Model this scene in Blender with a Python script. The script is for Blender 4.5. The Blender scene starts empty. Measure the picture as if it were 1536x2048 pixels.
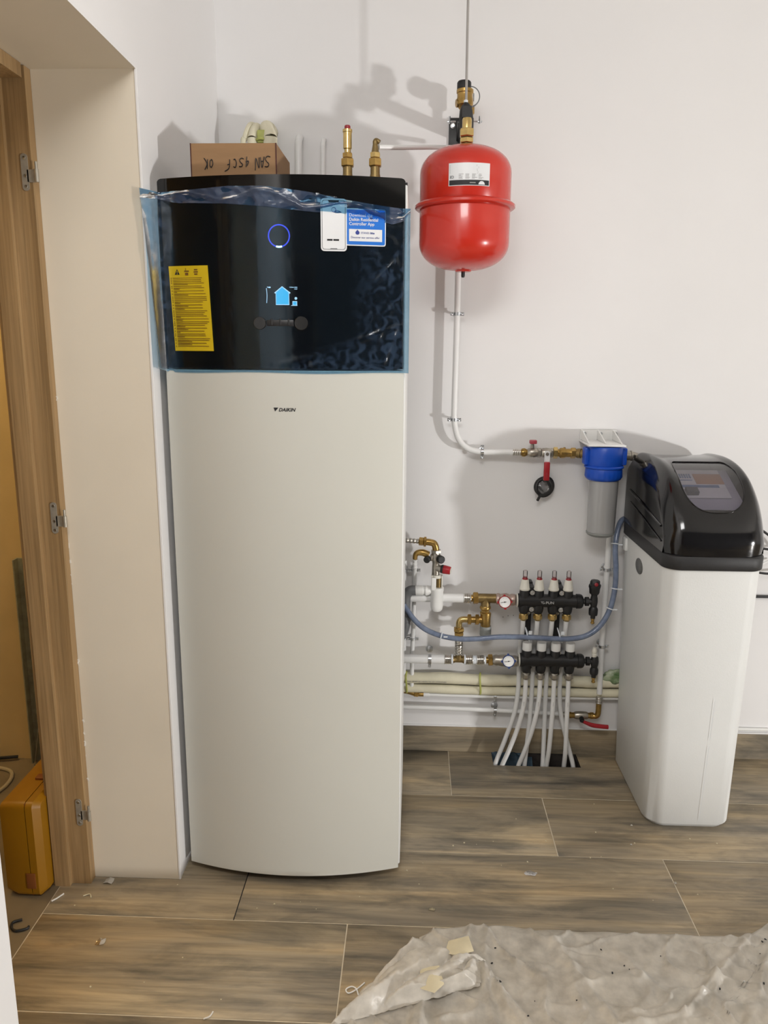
import bpy, bmesh, math, random
from mathutils import Vector, Matrix, noise
random.seed(7)
S = bpy.context.scene
COL = S.collection
# ------------------------------------------------------------------ camera
F, PITCH, YAW, ROLL = 1539.5, 0.2087, 0.0396, 0.0063
cam_d = bpy.data.cameras.new('camera'); cam = bpy.data.objects.new('camera', cam_d); COL.objects.link(cam)
cam_d.sensor_fit = 'VERTICAL'; cam_d.sensor_height = 36.0; cam_d.lens = 36.0 * F / 2048.0
fwd = Vector((-math.sin(YAW) * math.cos(PITCH), math.cos(YAW) * math.cos(PITCH), -math.sin(PITCH)))
rt = Vector((math.cos(YAW), math.sin(YAW), 0)); up = rt.cross(fwd)
r2 = math.cos(ROLL) * rt + math.sin(ROLL) * up; u2 = -math.sin(ROLL) * rt + math.cos(ROLL) * up
m = Matrix((r2, u2, -fwd)).transposed().to_4x4(); m.translation = Vector((0, -2.639, 1.465))
cam.matrix_world = m; cam_d.clip_start = 0.02; S.camera = cam
# ------------------------------------------------------------------ light
S.view_settings.view_transform = 'Standard'; S.view_settings.look = 'None'
S.view_settings.exposure = 0.06; S.view_settings.gamma = 1.0
W = bpy.data.worlds.new('world'); S.world = W; W.use_nodes = True
W.node_tree.nodes['Background'].inputs[0].default_value = (0.05, 0.05, 0.05, 1)
W.node_tree.nodes['Background'].inputs[1].default_value = 0.5

def lamp(name, kind, loc, target, energy, color, size=0.25, sizey=None, spot=None):
    l = bpy.data.lights.new(name, kind); l.energy = energy; l.color = color
    if kind == 'AREA':
        l.size = size
        if sizey: l.shape = 'RECTANGLE'; l.size_y = sizey
    else: l.shadow_soft_size = size
    o = bpy.data.objects.new(name, l); COL.objects.link(o); o.location = loc
    o.rotation_euler = (Vector(target) - Vector(loc)).to_track_quat('-Z', 'Y').to_euler()
    return o
# a work lamp standing on the floor in the far right part of the room
lamp('work_lamp', 'AREA', (4.75, -3.75, 0.30), (0.2, 0, 1.4), 143, (1.0, 0.985, 0.97), 0.22, 0.22)
# added soft fill light below the ceiling, brightens the left side
lamp('fill_light', 'AREA', (-0.05, -2.55, 2.64), (-0.2, -0.9, 0.5), 27, (1.0, 0.985, 0.97), 0.75, 0.6)
# lamp in the neighbouring hall
lamp('hall_lamp', 'POINT', (-1.75, -0.75, 2.40), (0, 0, 0), 26, (1.0, 0.74, 0.38), 0.1)

# ------------------------------------------------------------------ materials
def mat(name, col, rough=0.5, metal=0.0, var=0.0, vscale=8.0, bump=0.0, bscale=60.0, spec=0.5, coat=0.0,
        emit=None, estr=0.0, col2=None, stretch=None, detail=3.0):
    M = bpy.data.materials.new(name); M.use_nodes = True; nt = M.node_tree; N = nt.nodes; L = nt.links
    p = N['Principled BSDF']; p.inputs['Roughness'].default_value = rough; p.inputs['Metallic'].default_value = metal
    p.inputs['Specular IOR Level'].default_value = spec; p.inputs['Coat Weight'].default_value = coat
    p.inputs['Coat Roughness'].default_value = 0.08
    p.inputs['Base Color'].default_value = (*col, 1)
    if emit: p.inputs['Emission Color'].default_value = (*emit, 1); p.inputs['Emission Strength'].default_value = estr
    tc = N.new('ShaderNodeTexCoord'); vec = tc.outputs['Object']
    if stretch:
        mp = N.new('ShaderNodeMapping'); mp.inputs['Scale'].default_value = stretch; L.new(vec, mp.inputs[0]); vec = mp.outputs[0]
    if var or col2:
        n = N.new('ShaderNodeTexNoise'); n.inputs['Scale'].default_value = vscale; n.inputs['Detail'].default_value = detail
        L.new(vec, n.inputs['Vector'])
        r = N.new('ShaderNodeValToRGB'); L.new(n.outputs['Fac'], r.inputs[0])
        c2 = col2 or tuple(c * (1 - var) for c in col)
        r.color_ramp.elements[0].position = 0.35; r.color_ramp.elements[1].position = 0.65
        r.color_ramp.elements[0].color = (*c2, 1)
        r.color_ramp.elements[1].color = (*(col if col2 else tuple(min(1, c * (1 + var)) for c in col)), 1)
        L.new(r.outputs[0], p.inputs['Base Color'])
    if bump:
        n = N.new('ShaderNodeTexNoise'); n.inputs['Scale'].default_value = bscale; n.inputs['Detail'].default_value = 4
        L.new(vec, n.inputs['Vector'])
        b = N.new('ShaderNodeBump'); b.inputs['Strength'].default_value = bump; b.inputs['Distance'].default_value = 0.002
        L.new(n.outputs['Fac'], b.inputs['Height']); L.new(b.outputs[0], p.inputs['Normal'])
    return M

def srgb(r, g, b): return tuple(((c / 255) / 12.92 if c / 255 < 0.04045 else (((c / 255) + 0.055) / 1.055) ** 2.4) for c in (r, g, b))

m_wall = mat('wall_paint', (0.80, 0.79, 0.785), 0.75, var=0.012, vscale=2.5, bump=0.05, bscale=120)
m_reveal = mat('reveal_plaster', (0.74, 0.67, 0.55), 0.8, var=0.03, vscale=3, bump=0.08, bscale=90)
m_front = mat('darkened_wall', (0.13, 0.13, 0.135), 0.9, var=0.1, vscale=4)  # unseen wall kept dark so the black glass reflects little
m_ceil = mat('ceiling_paint', (0.80, 0.78, 0.75), 0.85, var=0.01, vscale=3)
m_hallwall = mat('hall_plaster', (0.64, 0.48, 0.23), 0.9, var=0.06, vscale=4, bump=0.2, bscale=50)
m_hallfloor = mat('hall_screed', (0.19, 0.145, 0.085), 0.8, var=0.12, vscale=6, bump=0.2, bscale=80)
m_grout = mat('grout', srgb(205, 194, 172), 0.9, var=0.1, vscale=30)
m_white = mat('white_enamel', (0.60, 0.595, 0.54), 0.42, var=0.01, vscale=3, bump=0.02, bscale=400)
m_whiteside = mat('white_side_sheet', (0.82, 0.82, 0.80), 0.4, var=0.01)
m_black = mat('black_glass', (0.004, 0.004, 0.004), 0.06, var=0.01)
m_blackplastic = mat('black_plastic', (0.012, 0.012, 0.013), 0.42, var=0.2, vscale=30, bump=0.1, bscale=300)
m_rubber = mat('black_rubber', (0.012, 0.012, 0.012), 0.55, var=0.1)
m_lid = mat('softener_lid_gloss', (0.006, 0.006, 0.007), 0.12, coat=0.15, var=0.05)
m_lidmatte = mat('softener_lid_matte', (0.018, 0.018, 0.019), 0.5, bump=0.25, bscale=700, var=0.05)
m_cab = mat('softener_cabinet', (0.755, 0.765, 0.75), 0.45, var=0.01, bump=0.12, bscale=260)
m_pipe = mat('white_pipe', (0.78, 0.78, 0.77), 0.38, var=0.02)
m_plastic = mat('white_plastic', (0.82, 0.82, 0.80), 0.35, var=0.01)
m_ivory = mat('ivory_plastic', (0.72, 0.70, 0.62), 0.4, var=0.02)
m_brass = mat('brass', (0.42, 0.27, 0.085), 0.30, 0.9, var=0.18, vscale=40, bump=0.1, bscale=200)
m_brassdull = mat('dull_brass', (0.24, 0.17, 0.07), 0.42, 0.8, var=0.2, vscale=50, bump=0.1, bscale=150)
m_brasslt = mat('bright_brass', (0.62, 0.45, 0.18), 0.24, 0.9, var=0.1, vscale=40)
m_nickel = mat('nickel', (0.42, 0.39, 0.34), 0.33, 0.9, var=0.15, vscale=50, bump=0.15, bscale=200)
m_nickelpink = mat('nickel_pinkish', (0.50, 0.39, 0.34), 0.4, 0.8, var=0.15, vscale=50, bump=0.15, bscale=150)
m_steel = mat('stainless_sleeve', (0.58, 0.56, 0.52), 0.28, 1.0, var=0.15, vscale=60)
m_hinge = mat('hinge_steel', (0.40, 0.37, 0.31), 0.45, 0.45, var=0.1, vscale=60)
m_zinc = mat('zinc_clip', (0.62, 0.64, 0.66), 0.3, 1.0, var=0.12, vscale=60)
m_red = mat('red_enamel', (0.54, 0.024, 0.011), 0.26, coat=0.35, var=0.02)
m_redgrip = mat('red_grip', (0.36, 0.012, 0.02), 0.4, var=0.08, vscale=40)
m_pink = mat('pinkish_red_handle', (0.42, 0.06, 0.08), 0.4, var=0.05)
m_redcap = mat('dark_red_cap', (0.28, 0.012, 0.02), 0.4, var=0.05)
m_blue = mat('blue_plastic', (0.006, 0.075, 0.50), 0.36, var=0.03)
m_bluerim = mat('blue_dial_rim', (0.03, 0.06, 0.20), 0.4, var=0.05)
m_redrim = mat('red_dial_rim', (0.30, 0.014, 0.016), 0.4, var=0.05)
m_dial = mat('dial_face', (0.82, 0.82, 0.80), 0.4, var=0.01)
m_ink = mat('black_ink', (0.012, 0.012, 0.014), 0.6, var=0.05)
m_bowl = mat('grey_filter_bowl', (0.36, 0.36, 0.36), 0.22, var=0.03, coat=0.3, stretch=(40, 40, 1), vscale=2)
m_greycap = mat('grey_plastic', (0.25, 0.26, 0.25), 0.5, var=0.05)
m_rod = mat('grey_rod', (0.36, 0.34, 0.32), 0.4, var=0.03)
m_greydrain = mat('grey_drain_pipe', (0.13, 0.135, 0.14), 0.45, var=0.05)
m_insul = mat('cream_insulation', (0.70, 0.66, 0.50), 0.8, var=0.05, vscale=20, bump=0.35, bscale=60)
m_green = mat('green_tape', (0.42, 0.44, 0.12), 0.5, var=0.1, vscale=30)
m_card = mat('cardboard', (0.30, 0.172, 0.080), 0.75, var=0.06, vscale=5, bump=0.1, bscale=100, stretch=(1, 1, 8))
m_carddark = mat('cardboard_edge', (0.07, 0.02, 0.015), 0.8, var=0.1)
m_yellow = mat('yellow_label', (0.62, 0.44, 0.012), 0.4, var=0.02)
m_print = mat('brown_print', (0.16, 0.07, 0.01), 0.6, var=0.05)
m_bluelabel = mat('blue_label', (0.012, 0.16, 0.62), 0.35, var=0.02)
m_whitelabel = mat('white_label', (0.74, 0.75, 0.76), 0.4, var=0.01)
m_navy = mat('navy_print', (0.02, 0.04, 0.25), 0.5, var=0.02)
m_greyprint = mat('grey_print', (0.30, 0.29, 0.28), 0.6, var=0.1)
m_case = mat('yellow_case', (0.28, 0.125, 0.002), 0.42, var=0.03)
m_casedark = mat('case_seam', (0.20, 0.06, 0.01), 0.6, var=0.03)
m_stud = mat('galvanised_stud', (0.30, 0.30, 0.22), 0.6, 0.1, var=0.15, vscale=30)
m_shadebrown = mat('shade_brown', (0.06, 0.025, 0.012), 0.7, var=0.2, vscale=15)  # dark brown standing for the shade in the hall gap and recess
m_cord = mat('cream_cord', (0.40, 0.34, 0.22), 0.6, var=0.05)
m_badge = mat('grey_badge', (0.13, 0.13, 0.125), 0.35, 0.3, var=0.1, vscale=80)
m_paper = mat('paper_scrap', (0.75, 0.72, 0.66), 0.7, var=0.05)
m_masking = mat('masking_tape', (0.62, 0.55, 0.38), 0.6, var=0.06, vscale=20)
m_cavity = mat('softener_tray', (0.40, 0.39, 0.47), 0.4, var=0.03)
m_inlabel = mat('inner_label', (0.66, 0.66, 0.70), 0.4, var=0.03)
m_orange = mat('inner_orange', (0.42, 0.22, 0.12), 0.4, var=0.08, vscale=20)
m_lightblue = mat('inner_blue', (0.13, 0.20, 0.36), 0.4, var=0.2, vscale=60)
m_screen = mat('screen_cyan', (0.02, 0.1, 0.15), 0.4, emit=(0.10, 0.60, 0.92), estr=1.0)
m_screenw = mat('screen_white', (0.1, 0.1, 0.1), 0.4, emit=(0.75, 0.88, 1.0), estr=1.1)
m_ring = mat('ring_led', (0.01, 0.01, 0.1), 0.4, emit=(0.10, 0.12, 1.0), estr=1.0)
m_ringhot = mat('ring_led_bright', (0.1, 0.1, 0.1), 0.4, emit=(0.6, 0.85, 1.0), estr=2.5)
m_bluesheet = mat('blue_plastic_sheet', (0.05, 0.10, 0.15), 0.5, var=0.3, vscale=30, bump=0.6, bscale=50)
m_pit = mat('pit_shade', (0.035, 0.028, 0.025), 0.9, var=0.4, vscale=30, bump=0.5, bscale=40)  # shade inside the floor opening is put into this dark colour
m_letter = mat('silver_lettering', (0.45, 0.45, 0.45), 0.4, var=0.02)
m_bag = mat('green_white_bag', (0.45, 0.50, 0.36), 0.4, col2=(0.12, 0.20, 0.08), vscale=30, bump=0.6, bscale=40)
m_tie = mat('clear_tie', (0.72, 0.76, 0.80), 0.3, var=0.02)

def see_through(name, tint, gloss, rough, body, bodyfac, bump=0.0, bscale=30, crinkle=0.0):
    """clear plastic: tinted transparent film + thin reflective skin + a little milky body"""
    M = bpy.data.materials.new(name); M.use_nodes = True; nt = M.node_tree; N = nt.nodes; L = nt.links
    for n in list(N):
        if n.type != 'OUTPUT_MATERIAL': N.remove(n)
    out = [n for n in N if n.type == 'OUTPUT_MATERIAL'][0]
    t = N.new('ShaderNodeBsdfTransparent'); t.inputs[0].default_value = (*tint, 1)
    d = N.new('ShaderNodeBsdfDiffuse'); tr = N.new('ShaderNodeBsdfTranslucent')
    d.inputs[0].default_value = (*body, 1); tr.inputs[0].default_value = (*body, 1)
    nz = N.new('ShaderNodeTexNoise'); nz.inputs['Scale'].default_value = bscale; nz.inputs['Detail'].default_value = 4
    tc = N.new('ShaderNodeTexCoord'); L.new(tc.outputs['Object'], nz.inputs['Vector'])
    a = N.new('ShaderNodeMixShader'); a.inputs[0].default_value = 0.4; L.new(d.outputs[0], a.inputs[1]); L.new(tr.outputs[0], a.inputs[2])
    b = N.new('ShaderNodeMixShader'); L.new(t.outputs[0], b.inputs[1]); L.new(a.outputs[0], b.inputs[2])
    mr = N.new('ShaderNodeMapRange'); L.new(nz.outputs['Fac'], mr.inputs['Value'])
    mr.inputs['From Min'].default_value = 0.3; mr.inputs['From Max'].default_value = 0.7
    mr.inputs['To Min'].default_value = bodyfac * 0.75; mr.inputs['To Max'].default_value = min(1, bodyfac * 1.25)
    L.new(mr.outputs[0], b.inputs[0])
    g = N.new('ShaderNodeBsdfGlossy'); g.inputs['Roughness'].default_value = rough; g.inputs[0].default_value = (1, 1, 1, 1)
    c = N.new('ShaderNodeMixShader'); fr = N.new('ShaderNodeFresnel'); fr.inputs[0].default_value = gloss
    L.new(fr.outputs[0], c.inputs[0]); L.new(b.outputs[0], c.inputs[1]); L.new(g.outputs[0], c.inputs[2])
    if crinkle:
        at = N.new('ShaderNodeAttribute'); at.attribute_name = 'crinkle'
        n2 = N.new('ShaderNodeTexNoise'); n2.inputs['Scale'].default_value = 38; n2.inputs['Detail'].default_value = 5; n2.inputs['Distortion'].default_value = 1.2; L.new(tc.outputs['Object'], n2.inputs['Vector'])
        rr_ = N.new('ShaderNodeMapRange'); L.new(n2.outputs['Fac'], rr_.inputs['Value']); rr_.inputs['From Min'].default_value = 0.46; rr_.inputs['From Max'].default_value = 0.60
        rr_.inputs['To Min'].default_value = 0.02; rr_.inputs['To Max'].default_value = crinkle
        mm_ = N.new('ShaderNodeMath'); mm_.operation = 'MULTIPLY_ADD'; L.new(at.outputs['Fac'], mm_.inputs[0]); L.new(rr_.outputs[0], mm_.inputs[1]); L.new(mr.outputs[0], mm_.inputs[2])
        L.new(mm_.outputs[0], b.inputs[0])
    if bump:
        bp = N.new('ShaderNodeBump'); bp.inputs['Strength'].default_value = bump; bp.inputs['Distance'].default_value = 0.004
        L.new(nz.outputs['Fac'], bp.inputs['Height']); L.new(bp.outputs[0], g.inputs['Normal']); L.new(bp.outputs[0], d.inputs['Normal'])
    L.new(c.outputs[0], out.inputs[0]); return M

m_film = see_through('blue_film', (0.50, 0.72, 0.86), 1.38, 0.13, (0.10, 0.17, 0.30), 0.02, 0.35, 14, crinkle=0.30)
m_filmfold = see_through('blue_film_fold', (0.36, 0.52, 0.66), 1.5, 0.22, (0.17, 0.24, 0.42), 0.30, 0.9, 22)
m_filmedge = see_through('blue_film_edge', (0.42, 0.62, 0.76), 1.28, 0.32, (0.20, 0.36, 0.50), 0.40, 0.6, 22)
m_hose = see_through('blue_clear_hose', (0.40, 0.50, 0.68), 1.45, 0.12, (0.42, 0.50, 0.66), 0.6, 0.1, 30)
m_glass = see_through('clear_acrylic', (0.93, 0.90, 0.90), 1.5, 0.04, (0.8, 0.75, 0.75), 0.05)
m_window = see_through('lid_window_acrylic', (0.72, 0.70, 0.74), 1.5, 0.03, (0.5, 0.48, 0.5), 0.12)
m_sheet = see_through('dust_sheet_plastic', (0.88, 0.85, 0.80), 1.4, 0.3, (0.84, 0.79, 0.70), 0.80, 0.8, 24)
m_sheetfold = see_through('dust_sheet_doubled', (0.85, 0.82, 0.76), 1.4, 0.35, (0.90, 0.85, 0.76), 0.93, 0.6, 30)
m_clear = see_through('clear_bag', (0.85, 0.85, 0.85), 1.6, 0.08, (0.5, 0.5, 0.5), 0.3, 0.8, 60)

def wood_mat(name, cols, scale, rough, axis, bump=0.15, rand=True, darks=True):
    M = bpy.data.materials.new(name); M.use_nodes = True; nt = M.node_tree; N = nt.nodes; L = nt.links
    p = N['Principled BSDF']; p.inputs['Roughness'].default_value = rough
    tc = N.new('ShaderNodeTexCoord'); oi = N.new('ShaderNodeObjectInfo')
    ad = N.new('ShaderNodeVectorMath'); ad.operation = 'ADD'; L.new(tc.outputs['Object'], ad.inputs[0])
    cb = N.new('ShaderNodeCombineXYZ'); mu = N.new('ShaderNodeMath'); mu.operation = 'MULTIPLY'; mu.inputs[1].default_value = 37.0 if rand else 0
    L.new(oi.outputs['Random'], mu.inputs[0])
    for i in range(3): L.new(mu.outputs[0], cb.inputs[i])
    L.new(cb.outputs[0], ad.inputs[1])
    def nz(sc, det, dist=0.0):
        mp = N.new('ShaderNodeMapping'); mp.inputs['Scale'].default_value = sc; L.new(ad.outputs[0], mp.inputs[0])
        n = N.new('ShaderNodeTexNoise'); n.inputs['Scale'].default_value = 1.0; n.inputs['Detail'].default_value = det
        n.inputs['Distortion'].default_value = dist; n.inputs['Roughness'].default_value = 0.62; L.new(mp.outputs[0], n.inputs['Vector']); return n
    sx = [tuple(s * q for q in axis[0]) for s in (scale,)][0]
    n1 = nz(sx, 6, 0.6)
    r = N.new('ShaderNodeValToRGB'); L.new(n1.outputs['Fac'], r.inputs[0]); e = r.color_ramp.elements
    e[0].position = 0.30; e[1].position = 0.72; e[0].color = (*cols[0], 1); e[1].color = (*cols[-1], 1)
    for i, c in enumerate(cols[1:-1]):
        q = r.color_ramp.elements.new(0.30 + 0.42 * (i + 1) / (len(cols) - 1)); q.color = (*c, 1)
    n2 = nz(tuple(s * scale for s in axis[1]), 8, 0.2)
    mx = N.new('ShaderNodeMixRGB'); mx.blend_type = 'MULTIPLY'; mx.inputs[0].default_value = 0.8
    r2_ = N.new('ShaderNodeValToRGB'); L.new(n2.outputs['Fac'], r2_.inputs[0]); r2_.color_ramp.elements[0].position = 0.32; r2_.color_ramp.elements[1].position = 0.6
    r2_.color_ramp.elements[0].color = (0.62, 0.61, 0.60, 1); r2_.color_ramp.elements[1].color = (1, 1, 1, 1)
    L.new(r.outputs[0], mx.inputs[1]); L.new(r2_.outputs[0], mx.inputs[2])
    last = mx.outputs[0]
    if darks:
        n3 = nz((3.0, 12.0, 12.0), 9, 0.5)
        r3 = N.new('ShaderNodeValToRGB'); L.new(n3.outputs['Fac'], r3.inputs[0]); r3.color_ramp.elements[0].position = 0.36; r3.color_ramp.elements[1].position = 0.56
        r3.color_ramp.elements[0].color = (0.42, 0.45, 0.50, 1); r3.color_ramp.elements[1].color = (1, 1, 1, 1)
        m3 = N.new('ShaderNodeMixRGB'); m3.blend_type = 'MULTIPLY'; m3.inputs[0].default_value = 0.9
        L.new(last, m3.inputs[1]); L.new(r3.outputs[0], m3.inputs[2]); last = m3.outputs[0]
    L.new(last, p.inputs['Base Color'])
    b = N.new('ShaderNodeBump'); b.inputs['Strength'].default_value = bump; b.inputs['Distance'].default_value = 0.001
    L.new(n2.outputs['Fac'], b.inputs['Height']); L.new(b.outputs[0], p.inputs['Normal'])
    return M
m_plank = wood_mat('wood_look_tile', [srgb(126, 117, 102), srgb(156, 143, 121), srgb(178, 160, 130), srgb(200, 174, 134)], 1.0, 0.42,
                   ((1.1, 9.0, 9.0), (3.0, 90.0, 90.0)))
m_oak = wood_mat('oak_veneer', [srgb(150, 120, 80), srgb(170, 139, 97), srgb(186, 155, 112)], 1.0, 0.5,
                 ((14.0, 14.0, 0.9), (160.0, 160.0, 3.0)), darks=False)

# ------------------------------------------------------------------ mesh helpers
ORG = {}
def V(*a): return Vector(a)
def finish(bm, ang=35):
    bmesh.ops.recalc_face_normals(bm, faces=bm.faces)
    lim = math.radians(ang)
    for f in bm.faces: f.smooth = True
    for e in bm.edges:
        if len(e.link_faces) == 2:
            if e.calc_face_angle(0) > lim: e.smooth = False
def setp(o, label=None, cat=None, group=None, kind=None):
    if label: o['label'] = label
    if cat: o['category'] = cat
    if group: o['group'] = group
    if kind: o['kind'] = kind
    return o
def add(name, bm, material, parent=None, label=None, cat=None, group=None, kind=None, ang=35, org=None, recalc=True):
    if recalc: finish(bm, ang)
    if parent is not None: off = ORG[parent]
    elif org is not None: off = Vector(org)
    else:
        xs = [v.co for v in bm.verts]
        off = Vector(((min(c.x for c in xs) + max(c.x for c in xs)) / 2, (min(c.y for c in xs) + max(c.y for c in xs)) / 2, min(c.z for c in xs)))
    bmesh.ops.translate(bm, verts=bm.verts, vec=-off)
    me = bpy.data.meshes.new(name); bm.to_mesh(me); bm.free()
    for mm in (material if isinstance(material, (list, tuple)) else [material]): me.materials.append(mm)
    o = bpy.data.objects.new(name, me); COL.objects.link(o)
    if parent is not None: o.parent = parent; ORG[o] = ORG[parent]
    else: o.location = off; ORG[o] = off.copy()
    return setp(o, label, cat, group, kind)
def thing(name, label, cat, loc, group=None, kind=None):
    o = bpy.data.objects.new(name, None); COL.objects.link(o); o.location = loc; o.empty_display_size = 0.05
    ORG[o] = Vector(loc); return setp(o, label, cat, group, kind)
def nb(): return bmesh.new()
def box(b, x0, x1, y0, y1, z0, z1, bev=0.0, seg=2, rot=None):
    r = bmesh.ops.create_cube(b, size=1.0); vs = r['verts']
    for v in vs: v.co = Vector(((x0 + x1) / 2 + v.co.x * (x1 - x0), (y0 + y1) / 2 + v.co.y * (y1 - y0), (z0 + z1) / 2 + v.co.z * (z1 - z0)))
    if bev:
        es = list({e for v in vs for e in v.link_edges})
        rr = bmesh.ops.bevel(b, geom=es, offset=bev, segments=seg, affect='EDGES', profile=0.5)
        vs = list({v for f in rr['faces'] for v in f.verts} | {v for v in vs if v.is_valid})
    if rot is not None:
        c = Vector(((x0 + x1) / 2, (y0 + y1) / 2, (z0 + z1) / 2))
        bmesh.ops.rotate(b, verts=vs, cent=c, matrix=rot)
    return vs
def frame(axis):
    a = Vector(axis).normalized(); t = Vector((0, 0, 1)) if abs(a.z) < 0.9 else Vector((0, 1, 0))
    u = a.cross(t).normalized(); w = a.cross(u).normalized(); return a, u, w
def lathe(b, org, axis, prof, seg=20, phase=0.0, rfun=None):
    """prof: list of (radius, height along axis)"""
    a, u, w = frame(axis); org = Vector(org); rings = []
    for r, h in prof:
        if r < 1e-6: rings.append([b.verts.new(org + a * h)]); continue
        ring = []
        for i in range(seg):
            t = 2 * math.pi * i / seg + phase; rr = r * (rfun(i, h) if rfun else 1)
            ring.append(b.verts.new(org + a * h + (u * math.cos(t) + w * math.sin(t)) * rr))
        rings.append(ring)
    for p, q in zip(rings, rings[1:]):
        if len(p) == 1 and len(q) == 1: continue
        for i in range(seg):
            j = (i + 1) % seg
            if len(p) == 1: b.faces.new((p[0], q[i], q[j]))
            elif len(q) == 1: b.faces.new((p[i], p[j], q[0]))
            else: b.faces.new((p[i], p[j], q[j], q[i]))
    for ring in (rings[0], rings[-1]):
        if len(ring) > 1:
            try: b.faces.new(ring)
            except ValueError: pass
def cyl(b, p, q, r, seg=16, r2=None):
    p = Vector(p); q = Vector(q); d = q - p
    lathe(b, p, d, [(r, 0), (r2 if r2 is not None else r, d.length)], seg)
def hexn(b, p, q, r, seg=6):
    """hexagon nut with chamfered ends, r across corners / 2"""
    p = Vector(p); q = Vector(q); h = (q - p).length
    lathe(b, p, q - p, [(r * 0.88, 0), (r, h * 0.12), (r, h * 0.88), (r * 0.88, h)], seg, math.pi / 6)
def spline(pts, n=8):
    P = [Vector(p) for p in pts]; out = []
    for i in range(len(P) - 1):
        p0 = P[max(i - 1, 0)]; p1 = P[i]; p2 = P[i + 1]; p3 = P[min(i + 2, len(P) - 1)]
        for k in range(n):
            t = k / n
            out.append(0.5 * ((2 * p1) + (-p0 + p2) * t + (2 * p0 - 5 * p1 + 4 * p2 - p3) * t * t + (-p0 + 3 * p1 - 3 * p2 + p3) * t ** 3))
    out.append(P[-1]); return out
def tube(b, pts, r, seg=12, n=8, smooth=True, rf=None):
    P = spline(pts, n) if smooth else [Vector(p) for p in pts]
    tang = []
    for i in range(len(P)):
        tang.append((P[min(i + 1, len(P) - 1)] - P[max(i - 1, 0)]).normalized())
    u = frame(tang[0])[1]; rings = []
    for i, (p, t) in enumerate(zip(P, tang)):
        u = (u - t * u.dot(t)).normalized(); w = t.cross(u); rr = r * (rf(i / (len(P) - 1)) if rf else 1)
        rings.append([b.verts.new(p + (u * math.cos(2 * math.pi * k / seg) + w * math.sin(2 * math.pi * k / seg)) * rr) for k in range(seg)])
    for a, c in zip(rings, rings[1:]):
        for k in range(seg): b.faces.new((a[k], a[(k + 1) % seg], c[(k + 1) % seg], c[k]))
    b.faces.new(rings[0]); b.faces.new(rings[-1])
def torus(b, c, axis, R, r, seg=28, sub=8, a0=0, a1=2 * math.pi):
    a, u, w = frame(axis); c = Vector(c)
    full = abs(a1 - a0 - 2 * math.pi) < 1e-6; n = seg if full else seg + 1; rings = []
    for i in range(n):
        t = a0 + (a1 - a0) * i / seg; d = u * math.cos(t) + w * math.sin(t)
        rings.append([b.verts.new(c + d * (R + r * math.cos(2 * math.pi * k / sub)) + a * r * math.sin(2 * math.pi * k / sub)) for k in range(sub)])
    for i in range(n if full else n - 1):
        p = rings[i]; q = rings[(i + 1) % n]
        for k in range(sub): b.faces.new((p[k], p[(k + 1) % sub], q[(k + 1) % sub], q[k]))
    if not full: b.faces.new(rings[0]); b.faces.new(rings[-1])
def poly_extrude(b, pts2, plane, d0, d1):
    """pts2 outline; plane 'xz': (x,z) extruded along y from d0 to d1; 'xy': along z; 'yz': along x"""
    def mk(p, d):
        return {'xz': (p[0], d, p[1]), 'xy': (p[0], p[1], d), 'yz': (d, p[0], p[1])}[plane]
    A = [b.verts.new(mk(p, d0)) for p in pts2]; B = [b.verts.new(mk(p, d1)) for p in pts2]; n = len(A)
    b.faces.new(A); b.faces.new(B[::-1])
    for i in range(n): b.faces.new((A[i], A[(i + 1) % n], B[(i + 1) % n], B[i]))
def rrect(x0, x1, z0, z1, r, n=4):
    out = []
    for cx, cz, a in ((x1 - r, z1 - r, 0), (x0 + r, z1 - r, 90), (x0 + r, z0 + r, 180), (x1 - r, z0 + r, 270)):
        for k in range(n + 1):
            t = math.radians(a + 90 * k / n); out.append((cx + r * math.cos(t), cz + r * math.sin(t)))
    return out
def text(name, s, size, material, parent, loc, rot=(math.pi / 2, 0, 0), ext=0.0003, shear=0.0, align='LEFT', bold=0.0, xs=1.0, warp=None, label=None):
    c = bpy.data.curves.new(name, 'FONT'); c.body = s; c.size = size; c.extrude = ext; c.shear = shear; c.align_x = align; c.offset = bold
    c.resolution_u = 3
    t = bpy.data.objects.new(name, c); COL.objects.link(t)
    bpy.context.view_layer.update()
    me = bpy.data.meshes.new_from_object(t.evaluated_get(bpy.context.evaluated_depsgraph_get()))
    bpy.data.objects.remove(t); bpy.data.curves.remove(c)
    b = nb(); b.from_mesh(me); bpy.data.meshes.remove(me)
    from mathutils import Euler
    M = Matrix.Translation(Vector(loc)) @ Euler(rot).to_matrix().to_4x4() @ Matrix.Diagonal((xs, 1, 1, 1))
    bmesh.ops.transform(b, matrix=M, verts=b.verts)
    if warp:
        for v in b.verts: v.co = warp(v.co)
    return add(name, b, material, parent, label, recalc=False)

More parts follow.
